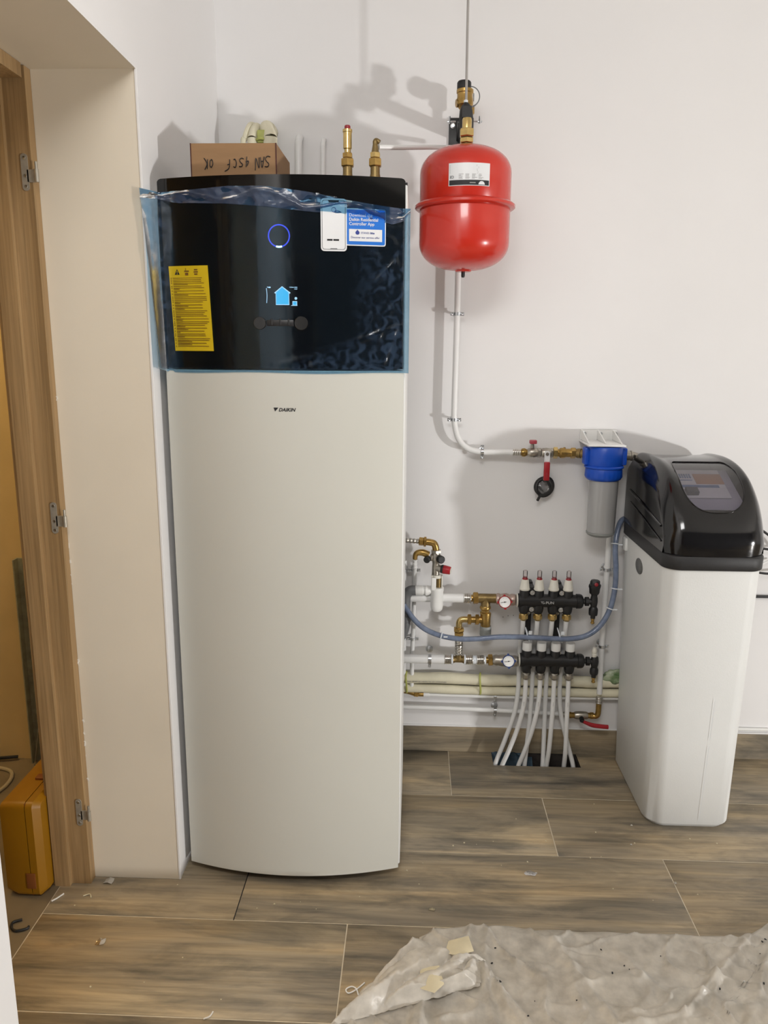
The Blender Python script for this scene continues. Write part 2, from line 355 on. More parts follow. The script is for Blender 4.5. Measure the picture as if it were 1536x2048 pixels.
# ------------------------------------------------------------------ room shell
XW = -0.642; XH = -0.975; YJ = -0.756; YN = -1.592; ZD = 2.081
RX, RY, RZ = 5.6, -4.7, 2.72
HX0, HX1, HY0, HY1 = 0.300, 0.612, -0.100, -0.003        # floor opening of the heating pipes
b = nb()
box(b, -2.9, HX0, RY, 0.3, -0.20, -0.0012); box(b, HX1, RX + .2, RY, 0.3, -0.20, -0.0012)
box(b, HX0, HX1, RY, HY0, -0.20, -0.0012); box(b, HX0, HX1, HY1, 0.3, -0.20, -0.0012)
floor = add('floor', b, m_grout, None, kind='structure', org=(0, 0, 0))
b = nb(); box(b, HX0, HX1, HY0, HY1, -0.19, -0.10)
box(b, HX0 - .001, HX0 + .002, HY0, HY1, -0.19, -0.0085); box(b, HX1 - .002, HX1 + .001, HY0, HY1, -0.19, -0.0085); box(b, HX0, HX1, HY0 - .001, HY0 + .002, -0.19, -0.0085); box(b, HX0, HX1, HY1 - .002, HY1 + .001, -0.19, -0.003)  # thin dark lining added for the shade on the opening's sides
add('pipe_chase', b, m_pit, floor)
b = nb(); box(b, -2.9, -0.968, RY, 0.3, -0.006, -0.0002)
add('hall_screed', b, m_hallfloor, floor)
# wood-look tiles, each a piece of its own
rows = [(-0.002, -0.2975)]
y = -0.2990
while y > RY: rows.append((y - 0.0015, y - 0.3015)); y -= 0.303
offs = [0.1406, 0.4417, -0.4563, -0.1573, 0.27]
mesh_cache = {}
def tile_mesh(w, d):
    k = (round(w, 4), round(d, 4))
    if k not in mesh_cache:
        b = nb(); box(b, -w / 2, w / 2, -d / 2, d / 2, -0.008, 0.0, bev=0.0007, seg=1); finish(b, 80)
        me = bpy.data.meshes.new('tile'); b.to_mesh(me); b.free(); me.materials.append(m_plank); mesh_cache[k] = me
    return mesh_cache[k]
for i, (y1, y0) in enumerate(rows):
    y0b = y0; j = offs[i % 5] if i < 5 else random.uniform(0, 1.2)
    x = j - 1.203 * 3
    while x < RX:
        a = x + 0.0015; c = x + 1.2015; x += 1.203
        left = XW if (y1 > YJ or y1 < YN) else -0.966
        if i == 2: left = -0.966
        a = max(a, left + .001); c = min(c, RX)
        if c - a < 0.02: continue
        if i == 0 and a < HX0 < c:                       # the tile cut out round the heating pipes
            b = nb()
            poly_extrude(b, [(a, y0b), (c, y0b), (c, y1), (HX1, y1), (HX1, HY0), (HX0, HY0), (HX0, y1), (a, y1)], 'xy', -0.008, 0.0)
            add('tile', b, m_plank, floor); continue
        if i == 2 and c > XW and a < XW + .4:            # row that runs into the doorway beside the wall end
            a0 = a
            b = nb(); poly_extrude(b, [(a0, y0b), (c, y0b), (c, y1), (XW + .001, y1), (XW + .001, YJ - .001), (a0, YJ - .001)] if a0 < XW - .01
                                   else [(a0, y0b), (c, y0b), (c, y1), (a0, y1)], 'xy', -0.008, 0.0)
            add('tile', b, m_plank, floor); continue
        o = bpy.data.objects.new('tile', tile_mesh(c - a, y1 - y0b)); COL.objects.link(o); o.parent = floor
        o.location = ((a + c) / 2, (y1 + y0b) / 2, random.uniform(-0.0004, 0.0002))
b = nb(); box(b, -0.4563 - .0014, -0.4563 + .0012, -.905, -.603, -.0011, -.0006); add('open_joint', b, m_ink, floor)
b = nb(); box(b, XW - .35, RX, 0.0, 0.12, 0.0, RZ); add('wall_back', b, m_wall, None, kind='structure')
b = nb(); box(b, RX, RX + .12, RY, 0.12, 0.0, RZ); add('wall_right', b, m_wall, None, kind='structure')
b = nb(); box(b, -2.9, RX, RY - .12, RY, 0.0, RZ); wf = add('wall_front', b, m_front, None, kind='structure')
b = nb(); box(b, -2.9, RX + .12, RY - .12, 0.4, RZ, RZ + .1); add('ceiling', b, m_ceil, None, kind='structure')
b = nb()
box(b, XH, XW, YJ, 0.0, 0.0, RZ); box(b, XH, XW, RY, YN, 0.0, RZ); box(b, XH, XW, YN, YJ, ZD, RZ)
wl = add('wall_left', b, [m_wall, m_reveal], None, kind='structure')
for p in wl.data.polygons:
    c = p.center + wl.location
    if (abs(p.normal.y) > .9 and abs(c.y - YJ) < .01 and c.z < ZD) or (p.normal.z < -.9 and c.z > 1.5): p.material_index = 1
# white corner bead on the wall end
b = nb(); box(b, XW - .004, XW + .0015, YJ - .0015, YJ + .006, 0.0, ZD, bev=.0006, seg=1); add('corner_bead', b, m_wall, wl)
# hall beyond the doorway
b = nb(); box(b, -2.9, -1.30, -0.14, 0.0, 0.0, RZ); add('wall_hall_back', b, m_hallwall, None, kind='structure')
b = nb(); box(b, -3.0, -2.9, RY, 0.3, 0.0, RZ); add('wall_hall_left', b, m_hallwall, None, kind='structure')
b = nb(); box(b, -1.30, XW - .35, 0.30, 0.34, 0.0, RZ); add('wall_hall_recess', b, m_shadebrown, None, kind='structure')  # shade of the recess put into a dark brown wall colour
# baseboard of the same wood-look tile, plus the white bead of sealant above it
bb = thing('baseboard_back', None, None, (0, 0, 0), kind='structure')
x = 0.3624 - 1.203
while x < RX:
    a, c = max(x + .001, XW + .002), min(x + 1.202, RX); x += 1.203
    b = nb(); box(b, a, c, -0.009, 0.0, 0.0, 0.098, bev=.0008, seg=1); add('tile', b, m_plank, bb)
b = nb(); tube(b, [(XW, -0.003, 0.100), (0.9, -0.003, 0.100), (RX, -0.003, 0.102)], 0.0035, 6, n=3); add('sealant_bead', b, m_wall, bb)
b = nb(); tube(b, [(0.9, -0.006, 0.117), (RX, -0.006, 0.120)], 0.006, 8, n=3)
setp(add('trim_1', b, m_plastic, None, kind='structure'))
# unseen dark door added behind the camera for its reflection in the black glass
d2 = thing('added_door', None, None, (-0.15, RY, 0), kind='structure')
b = nb(); box(b, -0.95, -0.05, RY, RY + .045, 0.0, 2.05, bev=.004); leaf = add('door_leaf', b, m_shadebrown, d2)
b = nb(); cyl(b, (-0.13, RY + .045, 1.02), (-0.13, RY + .09, 1.02), .009); cyl(b, (-0.13, RY + .085, 1.02), (-0.25, RY + .085, 1.02), .008); add('door_handle', b, m_steel, leaf)
for x0, x1, z0, z1 in ((-1.03, -.96, 0, 2.13), (-.04, .03, 0, 2.13), (-1.03, .03, 2.06, 2.13)):
    b = nb(); box(b, x0, x1, RY, RY + .02, z0, z1, bev=.003); add('architrave', b, m_oak, d2)

# door frame in the doorway (door leaf not hung)
d1 = thing('door_1', None, None, (-0.93, YJ, 0), kind='structure')
def jamb(y, s):
    b = nb(); poly_extrude(b, [(-0.885, y), (-0.885, y + s * .030), (-0.938, y + s * .030), (-0.938, y + s * .044), (-0.980, y + s * .044), (-0.980, y)], 'xy', 0.0, ZD - 0.001)
    return add('jamb', b, m_oak, d1, ang=20)
jr = jamb(YJ - .001, -1); jamb(YN + .001, 1)
b = nb(); poly_extrude(b, [(-0.885, ZD - .001), (-0.885, ZD - .031), (-0.938, ZD - .031), (-0.938, ZD - .045), (-0.980, ZD - .045), (-0.980, ZD - .001)], 'xz', YJ - .044, YN + .044)
add('head_jamb', b, m_oak, d1, ang=20)
# hall side architrave strip
b = nb(); box(b, -0.990, -0.978, YJ - .040, YJ + .045, 0.0, ZD + .04, bev=.002); add('architrave', b, m_oak, d1)
for z in (1.856, 1.045, 0.222):
    Y = YJ - .031
    b = nb(); poly_extrude(b, rrect(-0.909, -0.893, z - .040, z + .040, .0075), 'xz', Y - .0025, Y + .0005)
    box(b, -0.897, -0.876, Y - .0025, Y + .0002, z - .022, z + .006, bev=.0008, seg=1)
    h = add('hinge', b, m_hinge, jr)
    b = nb(); cyl(b, (-0.873, Y - .004, z - .022), (-0.873, Y - .004, z + .006), .0052, 12); cyl(b, (-0.873, Y - .004, z + .006), (-0.873, Y - .004, z + .022), .0034, 10)
    add('knuckle', b, m_hinge, h)
    b = nb()
    for dz in (-.031, -.008, .031): lathe(b, (-0.901, Y - .0022, z + dz), (0, -1, 0), [(.0042, 0), (.0036, .001), (.0012, .0006), (0, .0004)], 10)
    add('screw', b, m_zinc, h)
# flakes of torn paint and foam along the joint
b = nb(); rr = random.Random(3)
for k in range(18):
    z = rr.choice([1.35, .95, .90, .62, .45, .33]) + rr.uniform(-.05, .05); s = rr.uniform(.001, .0035)
    box(b, -0.885 - s * .5, -0.885 + s, YJ - s, YJ - .0002, z, z + rr.uniform(.003, .014), rot=Matrix.Rotation(rr.uniform(-.6, .6), 3, 'X'))
setp(add('torn_paint', b, m_paper, wl), kind='stuff')

# ------------------------------------------------------------------ hall things
t = thing('tool_case', 'yellow plastic tool case standing on edge behind the door frame', 'case', (-1.035, -.6, 0))
x0, x1, y0, y1, zt = -1.090, -0.984, -0.850, -0.36, 0.283
def case_half(xa, xb, bevl):
    b = nb()
    out = rrect(y0, y1, 0.002, zt, .016)
    A = []; Bv = []
    for (yy, zz) in out: A.append(b.verts.new((xa, yy, zz)))
    cy, cz = (y0 + y1) / 2, zt / 2
    for (yy, zz) in out: Bv.append(b.verts.new((xb, cy + (yy - cy) * bevl, cz + (zz - cz) * (bevl if bevl == 1 else .93))))
    mid = [b.verts.new((xa + (xb - xa) * .55, v.co.y, v.co.z)) for v in A]
    n = len(A); b.faces.new(A); b.faces.new(Bv[::-1])
    for p, q in ((A, mid), (mid, Bv)):
        for i in range(n): b.faces.new((p[i], p[(i + 1) % n], q[(i + 1) % n], q[i]))
    return b
add('case_body', case_half(-1.0200, x0, .97), m_case, t, ang=25); add('case_lid', case_half(-1.0175, x1, .93), m_case, t, ang=25)
b = nb(); box(b, -1.0205, -1.017, y0 + .004, y1 - .004, .006, zt - .003); add('seam', b, m_casedark, t)
b = nb(); box(b, -1.03, -1.006, y0 - .003, y0 + .001, .03, .075, bev=.001); add('latch', b, m_casedark, t)
b = nb(); box(b, -1.045, -1.012, -.735, -.712, zt - .001, zt + .007, bev=.002); add('top_catch', b, m_casedark, t)
t = thing('metal_stud', 'grey-green metal stud standing upright against the hall wall', 'stud', (-1.33, -.16, 0))
b = nb(); poly_extrude(b, [(-1.358, -.142), (-1.358, -.175), (-1.354, -.175), (-1.354, -.148), (-1.338, -.148), (-1.336, -.152), (-1.333, -.148), (-1.316, -.148), (-1.316, -.170), (-1.312, -.170), (-1.312, -.142)], 'xy', 0.0, .757)
add('profile', b, m_stud, t)
b = nb(); box(b, -1.296, -1.272, -.150, -.128, 0, .757, bev=.001)
setp(add('gap_shade_strip', b, m_shadebrown, None), 'dark brown strip painting the shaded gap beside the metal stud in the hall', 'shade strip')  # dark strip painted in for the shaded gap, no real board
b = nb(); tube(b, [(-1.62, -.24, .006), (-1.5, -.215, .006), (-1.40, -.24, .006), (-1.372, -.33, .006), (-1.41, -.43, .006), (-1.52, -.52, .006), (-1.66, -.56, .006)], .0065, 8)
setp(add('cord', b, m_cord, None), 'cream cord curling over the hall floor left of the yellow case', 'cord')
b = nb(); tube(b, [(-1.62, -.175, .006), (-1.47, -.165, .014), (-1.42, -.150, .012)], .006, 8)
setp(add('cord', b, m_rubber, None), 'short black cord lying at the foot of the hall wall', 'cord')
b = nb(); tube(b, [(-1.335, -.20, .004), (-1.312, -.172, .2), (-1.290, -.156, .36)], .0013, 6)
setp(add('wire', b, m_zinc, None), 'thin pale wire leaning against the metal stud', 'wire')

# ------------------------------------------------------------------ heat pump unit
UX0, UX1 = -0.622, -0.030; UC = (UX0 + UX1) / 2; UH = (UX1 - UX0) / 2
def pc(x):
    s = max(-1, min(1, (x - UC) / UH)); return -0.712 - 0.050 * (1 - s * s)
unit = thing('heat_pump_unit', 'tall white indoor heat pump unit with black glass control panel on top', 'heat pump', (UC, -.4, 0))
b = nb(); box(b, UX0 + .006, UX1 + .004, -.700, -.165, .030, 1.845, bev=.003); add('casing', b, m_whiteside, unit)
b = nb(); box(b, UX0 + .006, UX1 + .004, -.700, -.165, 1.8455, 1.850, bev=.001); add('top_cover', b, m_blackplastic, unit)
for xx in (UX0 + .06, UX1 - .06):
    for yy in (-.62, -.22):
        b = nb(); lathe(b, (xx, yy, 0), (0, 0, 1), [(.022, 0), (.022, .008), (.012, .010), (.012, .032)], 16); add('foot', b, m_rubber, unit)
def panel(z0, z1, rtop, rbot, thick, material, name, proud=0.0, nx=40):
    b = nb(); F_ = []; B_ = []
    zs = [z0, z0 + .002] + [z0 + (z1 - z0) * k / 6 for k in range(1, 6)] + [z1 - rtop * .6, z1 - rtop * .2, z1]
    zs = sorted(zs)
    for z in zs:
        inset = 0
        if z > z1 - rtop: q = (z - (z1 - rtop)) / rtop; inset = rtop * (1 - math.sqrt(max(0, 1 - q * q)))
        xs = [UX0 + inset + (UX1 - UX0 - 2 * inset) * (0.5 - 0.5 * math.cos(math.pi * i / nx)) for i in range(nx + 1)]
        F_.append([b.verts.new((x, pc(x) - proud, z)) for x in xs]); B_.append([b.verts.new((x, pc(x) - proud + thick, z)) for x in xs])
    for i in range(len(zs) - 1):
        for j in range(nx):
            b.faces.new((F_[i][j], F_[i][j + 1], F_[i + 1][j + 1], F_[i + 1][j])); b.faces.new((B_[i][j + 1], B_[i][j], B_[i + 1][j], B_[i + 1][j + 1]))
        for j in (0, nx): b.faces.new((F_[i][j], B_[i][j], B_[i + 1][j], F_[i + 1][j]))
    for j in range(nx):
        for i in (0, len(zs) - 1): b.faces.new((F_[i][j], B_[i][j], B_[i][j + 1], F_[i][j + 1]))
    return add(name, b, material, unit)
panel(0.027, 1.4125, .0005, 0, .011, m_white, 'front_panel')
cp = panel(1.4165, 1.856, .010, 0, .011, m_black, 'control_panel')
FZ = lambda x, off: pc(x) - off
def curved_patch(pts_or_rect, off, material, name, parent, label=None, nx=10, r=0.0):
    x0, x1, z0, z1 = pts_or_rect; b = nb()
    out = rrect(x0, x1, z0, z1, r if r else .0002, 4)
    # strip triangulation: columns
    xs = sorted({x0 + (x1 - x0) * i / nx for i in range(nx + 1)} | ({x0 + r * q for q in (.1, .3, .6)} | {x1 - r * q for q in (.1, .3, .6)} if r else set()))
    top, bot = [], []
    for x in xs:
        d = min(x - x0, x1 - x); ins = r - math.sqrt(max(0, r * r - (r - d) ** 2)) if r and d < r else 0
        top.append(b.verts.new((x, pc(x) - off, z1 - ins))); bot.append(b.verts.new((x, pc(x) - off, z0 + ins)))
    for i in range(len(xs) - 1): b.faces.new((bot[i], bot[i + 1], top[i + 1], top[i]))
    ret = bmesh.ops.extrude_face_region(b, geom=list(b.faces))
    for g in ret['geom']:
        if isinstance(g, bmesh.types.BMVert): g.co.y += .0003
    return add(name, b, material, parent, label)
wp = lambda off: (lambda c: Vector((c.x, pc(c.x) - off + (c.y) * 0.2, c.z)))
def ptext(name, s, size, material, parent, x, z, off, **k):
    return text(name, s, size, material, parent, (x, 0, z), warp=wp(off), **k)
# brand lettering
b = nb()
poly_extrude(b, [(-.3455, 1.3235), (-.3340, 1.3235), (-.3420, 1.3140)], 'xz', 0, .0006); poly_extrude(b, [(-.3395, 1.3235 - .0045), (-.3345, 1.3225), (-.3425, 1.3135)], 'xz', 0, .0006)
for v in b.verts: v.co.y += pc(v.co.x) - .0007
add('logo_mark', b, m_ink, unit)
ptext('lettering', 'DAIKIN', .0115, m_ink, unit, -.3335, 1.3145, .0004, shear=.3, bold=.0004, xs=1.05)
# LED ring, screen, dials
led = thing_led = None
b = nb(); torus(b, (-.3235, pc(-.3235) - .0005, 1.7215), (0, 1, 0), .0245, .0015, 48, 6); add('status_ring', b, m_ring, unit)
b = nb()
torus(b, (-.3235, pc(-.3235) - .0008, 1.7215), (0, 1, 0), .0245, .0021, 12, 6, math.pi * .5 - .28, math.pi * .5 + .28)
if sum(v.co.z for v in b.verts) / len(b.verts) > 1.7215:
    for v in b.verts: v.co.z = 2 * 1.7215 - v.co.z
add('status_light', b, m_ringhot, unit)
scr = curved_patch((-.375, -.262, 1.545, 1.615), .0004, m_black, 'display', unit)
def flat(name, pts, material, parent, off):
    b = nb(); poly_extrude(b, pts, 'xz', 0, .0003)
    for v in b.verts: v.co.y += pc(v.co.x) - off
    return add(name, b, material, parent)
flat('house_outline', [(-.3185, 1.6085), (-.2985, 1.5935), (-.3010, 1.5915), (-.3020, 1.5920), (-.3020, 1.5655), (-.3340, 1.5655), (-.3340, 1.5920), (-.3350, 1.5915), (-.3375, 1.5935)], m_screenw, scr, .0012)
flat('house_icon', [(-.3185, 1.6062), (-.3032, 1.5940), (-.3032, 1.5670), (-.3328, 1.5670), (-.3328, 1.5940)], m_screen, scr, .0018)
b = nb(); tube(b, [(-.3560, pc(-.356) - .001, 1.604), (-.3548, pc(-.355) - .001, 1.588), (-.3560, pc(-.356) - .001, 1.570)], .0007, 6); add('level_bar', b, m_screenw, scr)
flat('outdoor_unit_icon', [(-.2945, 1.5645), (-.2835, 1.5645), (-.2835, 1.5745), (-.2945, 1.5745)], m_screenw, scr, .0012)
flat('outdoor_fan_icon', [(-.2930, 1.5660), (-.2850, 1.5660), (-.2850, 1.5730), (-.2930, 1.5730)], m_screen, scr, .0016)
flat('ground_line', [(-.2975, 1.5640), (-.2830, 1.5640), (-.2830, 1.5652), (-.2975, 1.5652)], m_screenw, scr, .0012)
flat('sun_icon', [(-.2863 + .0032 * math.cos(t * .5236), 1.5808 + .0032 * math.sin(t * .5236)) for t in range(12)], m_screenw, scr, .0012)
flat('cloud_icon', [(-.3482 + .0028 * math.cos(t * .5236), 1.6058 + .0018 * math.sin(t * .5236)) for t in range(12)], m_screenw, scr, .0012)
flat('signal_icon', [(-.3550, 1.6072), (-.3512, 1.6072), (-.3515, 1.6040)], m_screenw, scr, .0012)
ptext('date', '15 Mars 2023', .0034, m_screenw, scr, -.2825, 1.6050, .001, align='RIGHT', bold=.0001); ptext('clock', '17:07', .0034, m_screenw, scr, -.2825, 1.6010, .001, align='RIGHT', bold=.0001)
for xx, r in ((-.3735, .0150), (-.2745, .0165)):
    b = nb(); lathe(b, (xx, pc(xx) + .0005, 1.5235), (0, -1, 0), [(r, 0), (r, .004), (r * .93, .0052), (0, .0052)], 32); add('rotary_dial', b, m_black, unit)
b = nb(); box(b, -.357, -.292, pc(-.325) - .003, pc(-.325) + .002, 1.5165, 1.5315, bev=.002); add('key_bar', b, m_blackplastic, unit)
for xx in (-.345, -.3245, -.304):
    b = nb(); box(b, xx - .002, xx + .002, pc(xx) - .0045, pc(xx) - .002, 1.519, 1.534, bev=.0008, seg=1); add('key', b, m_blackplastic, unit)

# blue protective film on the panel
def interp(tab, x):
    if x <= tab[0][0]: return tab[0][1]
    for (a, va), (c, vc) in zip(tab, tab[1:]):
        if x <= c: return va + (vc - va) * (x - a) / (c - a)
    return tab[-1][1]
ztop_t = [(-.645, 1.826), (-.53, 1.827), (-.44, 1.832), (-.345, 1.830), (-.255, 1.818), (-.165, 1.802), (-.08, 1.791), (-.018, 1.788)]
zfold_t = [(-.645, 1.800), (-.622, 1.811), (-.57, 1.799), (-.44, 1.793), (-.345, 1.785), (-.255, 1.775), (-.19, 1.772), (-.10, 1.759), (-.06, 1.752), (-.035, 1.760), (-.018, 1.778)]
CREASES = [((-.345, 1.425), (-.18, 1.455)), ((-.18, 1.455), (-.09, 1.505)), ((-.09, 1.505), (-.04, 1.60)), ((-.11, 1.45), (-.06, 1.56)), ((-.08, 1.43), (-.045, 1.53)), ((-.06, 1.72), (-.042, 1.63)), ((-.14, 1.47), (-.10, 1.56)), ((-.10, 1.62), (-.05, 1.67)), ((-.25, 1.430), (-.20, 1.424))]
def fy(x, z, base):
    if x < -.618: y = -.714 - (-.618 - x) / .025 * .048
    elif x > -.036: y = -.714 - .004 * math.sin((x + .036) * 90)
    else: y = pc(x)
    e = max(0, min(1, 1 - (x + .63) / .035, )) if x < -.33 else max(0, min(1, 1 - (-.03 - x) / .14))
    e = max(e, max(0, 1 - (z - 1.41) / .09) * max(0, (x + .42) / .4))
    e = max(e, 0)
    w = noise.noise(Vector((x * 26 + z * 9, z * 17 - x * 12, 3))) + .5 * noise.noise(Vector((x * 60, z * 44 + x * 30, 8)))
    # long diagonal creases lower right
    d = (z - 1.415) - (x + .36) * .32
    cr = math.exp(-(d / .008) ** 2) * max(0, (x + .40)) * 2 if x > -.40 else 0
    ck = 0
    for (ax, az), (bx, bz) in CREASES:
        dx, dz = bx - ax, bz - az; L2 = dx * dx + dz * dz; q = max(0, min(1, ((x - ax) * dx + (z - az) * dz) / L2)); dd = math.hypot(x - ax - q * dx, z - az - q * dz)
        ck = max(ck, 1 - dd / .006)
    return y - base - .0012 * abs(w) * (0.25 + 2.2 * e) - .003 * min(1, cr) - .0020 * ck
b = nb(); lay = b.verts.layers.float.new('crinkle'); nx, nz = 130, 76; g = []
for j in range(nz + 1):
    row = []
    for i in range(nx + 1):
        x = -.645 + .627 * i / nx; zb = 1.4065 + (.004 if x < -.6 else 0) - .0015 * math.sin(x * 20); zt_ = interp(ztop_t, x)
        if x < -.615: zb = 1.4065 + (-.615 - x) * .35
        xx = x + (.012 * (1 - j / nz) if i == 0 else 0)
        z = zb + (zt_ - zb) * j / nz
        vv = b.verts.new((xx + (.018 * (1 - j / nz) * max(0, 1 - i / 6)), fy(x, z, .0022), z)); row.append(vv)
        cz = max(0, min(1, (x + .16) / .10)) * max(0, min(1, (1.76 - z) / .1)); cz = max(cz, max(0, min(1, (-.575 - x) / .04))); cz = max(cz, max(0, min(1, (x + .40) / .15)) * max(0, min(1, 1 - (z - 1.41 - .30 * max(0, x + .3)) / .04)))
        vv[lay] = cz
    g.append(row)
for j in range(nz):
    for i in range(nx):
        f = b.faces.new((g[j][i], g[j][i + 1], g[j + 1][i + 1], g[j + 1][i]))
        xm = -.645 + .627 * (i + .5) / nx
        if xm < -.619 or xm > -.033 or j < 1: f.material_index = 1
film = add('protective_film', b, [m_film, m_filmedge], unit, label='blue transparent protective film on the black panel', ang=180)
b = nb(); nx, nz = 130, 9; g = []
for j in range(nz + 1):
    row = []
    for i in range(nx + 1):
        x = -.644 + .626 * i / nx; zt_ = interp(ztop_t, x); zf = interp(zfold_t, x); z = zf + (zt_ - zf) * j / nz
        w = noise.noise(Vector((x * 22, z * 60, 5))) + .6 * noise.noise(Vector((x * 50, z * 120 + x * 30, 1)))
        cr = .0035 * math.exp(-(((z - zf) / max(.01, zt_ - zf) - .5 - .3 * math.sin(x * 31)) / .12) ** 2)
        row.append(b.verts.new((x, fy(x, z, .0045) - .0045 * w - 1.6 * cr + .0015, z)))
    g.append(row)
for j in range(nz):
    for i in range(nx): b.faces.new((g[j][i], g[j][i + 1], g[j + 1][i + 1], g[j + 1][i]))
add('film_fold', b, m_filmfold, film, ang=180)
# yellow warning label
yl = curved_patch((-.599, -.497, 1.4575, 1.6565), .0062, m_yellow, 'warning_label', unit, nx=6)
for v in yl.data.vertices:                              # slightly askew, as stuck on
    wz = v.co.z + ORG[yl].z; v.co.x += (1.6565 - wz) * .035
b = nb(); zz = 1.6285; rr = random.Random(5)
def pq(b, x0, x1, z0, z1, off, sk=.035):
    vs = box(b, x0, x1, 0, .0002, z0, z1)
    for v in vs: v.co.x += (1.6565 - v.co.z) * sk; v.co.y += pc(v.co.x) - off
k = 0
while zz > 1.4665:
    two = rr.random() < .55
    pq(b, -.5955, -.5930, zz - .0008, zz + .0008, .0068)
    pq(b, -.5895, -.503 - rr.uniform(0, .014), zz - .0006, zz + .0006, .0068)
    if two: zz -= .0029; pq(b, -.5895, -.5895 + rr.uniform(.008, .04), zz - .0006, zz + .0006, .0068)
    zz -= .0040
add('printed_lines', b, m_print, yl)
b = nb(); poly_extrude(b, [(-.5830, 1.6365), (-.5700, 1.6365), (-.5765, 1.6495)], 'xz', 0, .0002)
for v in b.verts: v.co.y += pc(v.co.x) - .0068
add('warning_triangle', b, m_ink, yl)
ptext('warning_mark', '!', .011, m_yellow, yl, -.5778, 1.6375, .0072, bold=.0003)
b = nb()
pq(b, -.5555, -.5475, 1.6345, 1.6405, .0068, 0); pq(b, -.5575, -.5455, 1.6425, 1.6455, .0068, 0); pq(b, -.5545, -.5530, 1.6460, 1.6510, .0068, 0)
for q in range(3): pq(b, -.5320 - .0012 * (q == 1), -.5235 + .0012 * (q == 1), 1.6355 + q * .0050, 1.6385 + q * .0050, .0068, 0)
add('pictogram', b, m_print, yl)
# phone-shaped and blue app labels
bl = curved_patch((-.170, -.0755, 1.7015, 1.7845), .0040, m_whitelabel, 'app_label', unit, r=.005)
curved_patch((-.168, -.0775, 1.7040, 1.7815), .0045, m_bluelabel, 'blue_print', bl, r=.004)
curved_patch((-.1605, -.0840, 1.7115, 1.7385), .0050, m_whitelabel, 'white_print', bl)
for s, z in (('Download the', 1.7660), ('Daikin Residential', 1.7565), ('Controller App', 1.7470)):
    ptext('label_text', s, .0100, m_whitelabel, bl, -.1605, z, .0050, bold=.00012 if z < 1.76 else 0, xs=.93)
flat('logo_drop', [(-.1410 + .0048 * math.sin(t * .5236), 1.7305 + .0044 * math.cos(t * .5236) + (.0025 if t == 0 else 0)) for t in range(12)], m_navy, bl, .0055)
ptext('label_text', 'STAND BY', .0060, m_navy, bl, -.1335, 1.7283, .0055); ptext('label_text', 'me', .0062, m_navy, bl, -.1095, 1.7283, .0055, bold=.0002)
ptext('label_text', 'Discover our service offer', .0064, m_navy, bl, -.1565, 1.7180, .0055, xs=.98)
ph = curved_patch((-.2255, -.1655, 1.6880, 1.8040), .0060, m_whitelabel, 'phone_label', unit, r=.008)
b = nb()
o1 = rrect(-.2225, -.1685, 1.6915, 1.8005, .006); o2 = rrect(-.2217, -.1693, 1.6923, 1.7997, .0055)
A = [b.verts.new((x, pc(x) - .0066, z)) for x, z in o1]; B = [b.verts.new((x, pc(x) - .0066, z)) for x, z in o2]
for i in range(len(A)): b.faces.new((A[i], A[(i + 1) % len(A)], B[(i + 1) % len(B)], B[i]))
add('phone_outline', b, m_ink, ph)
flat('phone_notch', [(-.2085, 1.8003), (-.1825, 1.8003), (-.1850, 1.7955), (-.2060, 1.7955)], m_ink, ph, .0068)
b = nb(); torus(b, (-.1955, pc(-.1955) - .0064, 1.7795), (0, 1, 0), .0050, .0006, 24, 5); add('ring_print', b, m_navy, ph)
flat('store_badge', [(-.2110, 1.7110), (-.1985, 1.7110), (-.1985, 1.7150), (-.2110, 1.7150)], m_ink, ph, .0066)
flat('store_badge', [(-.1965, 1.7110), (-.1835, 1.7110), (-.1835, 1.7150), (-.1965, 1.7150)], m_ink, ph, .0066)
flat('home_bar', [(-.2040, 1.6930), (-.1870, 1.6930), (-.1885, 1.6942), (-.2025, 1.6942)], m_ink, ph, .0068)
# film fold lies over the top of both labels
b = nb(); g = []
for j in range(7):
    row = []
    for i in range(41):
        x = -.236 + .170 * i / 40; zt_ = interp(ztop_t, x) + .001; zf = interp(zfold_t, x) + (.002 if x < -.165 else .006); z = zf + (zt_ - zf) * j / 6
        row.append(b.verts.new((x, pc(x) - .0078 - .0012 * noise.noise(Vector((x * 60, z * 90, 0))), z)))
    g.append(row)
for j in range(6):
    for i in range(40): b.faces.new((g[j][i], g[j][i + 1], g[j + 1][i + 1], g[j + 1][i]))
add('film_flap', b, m_film, film, ang=180)

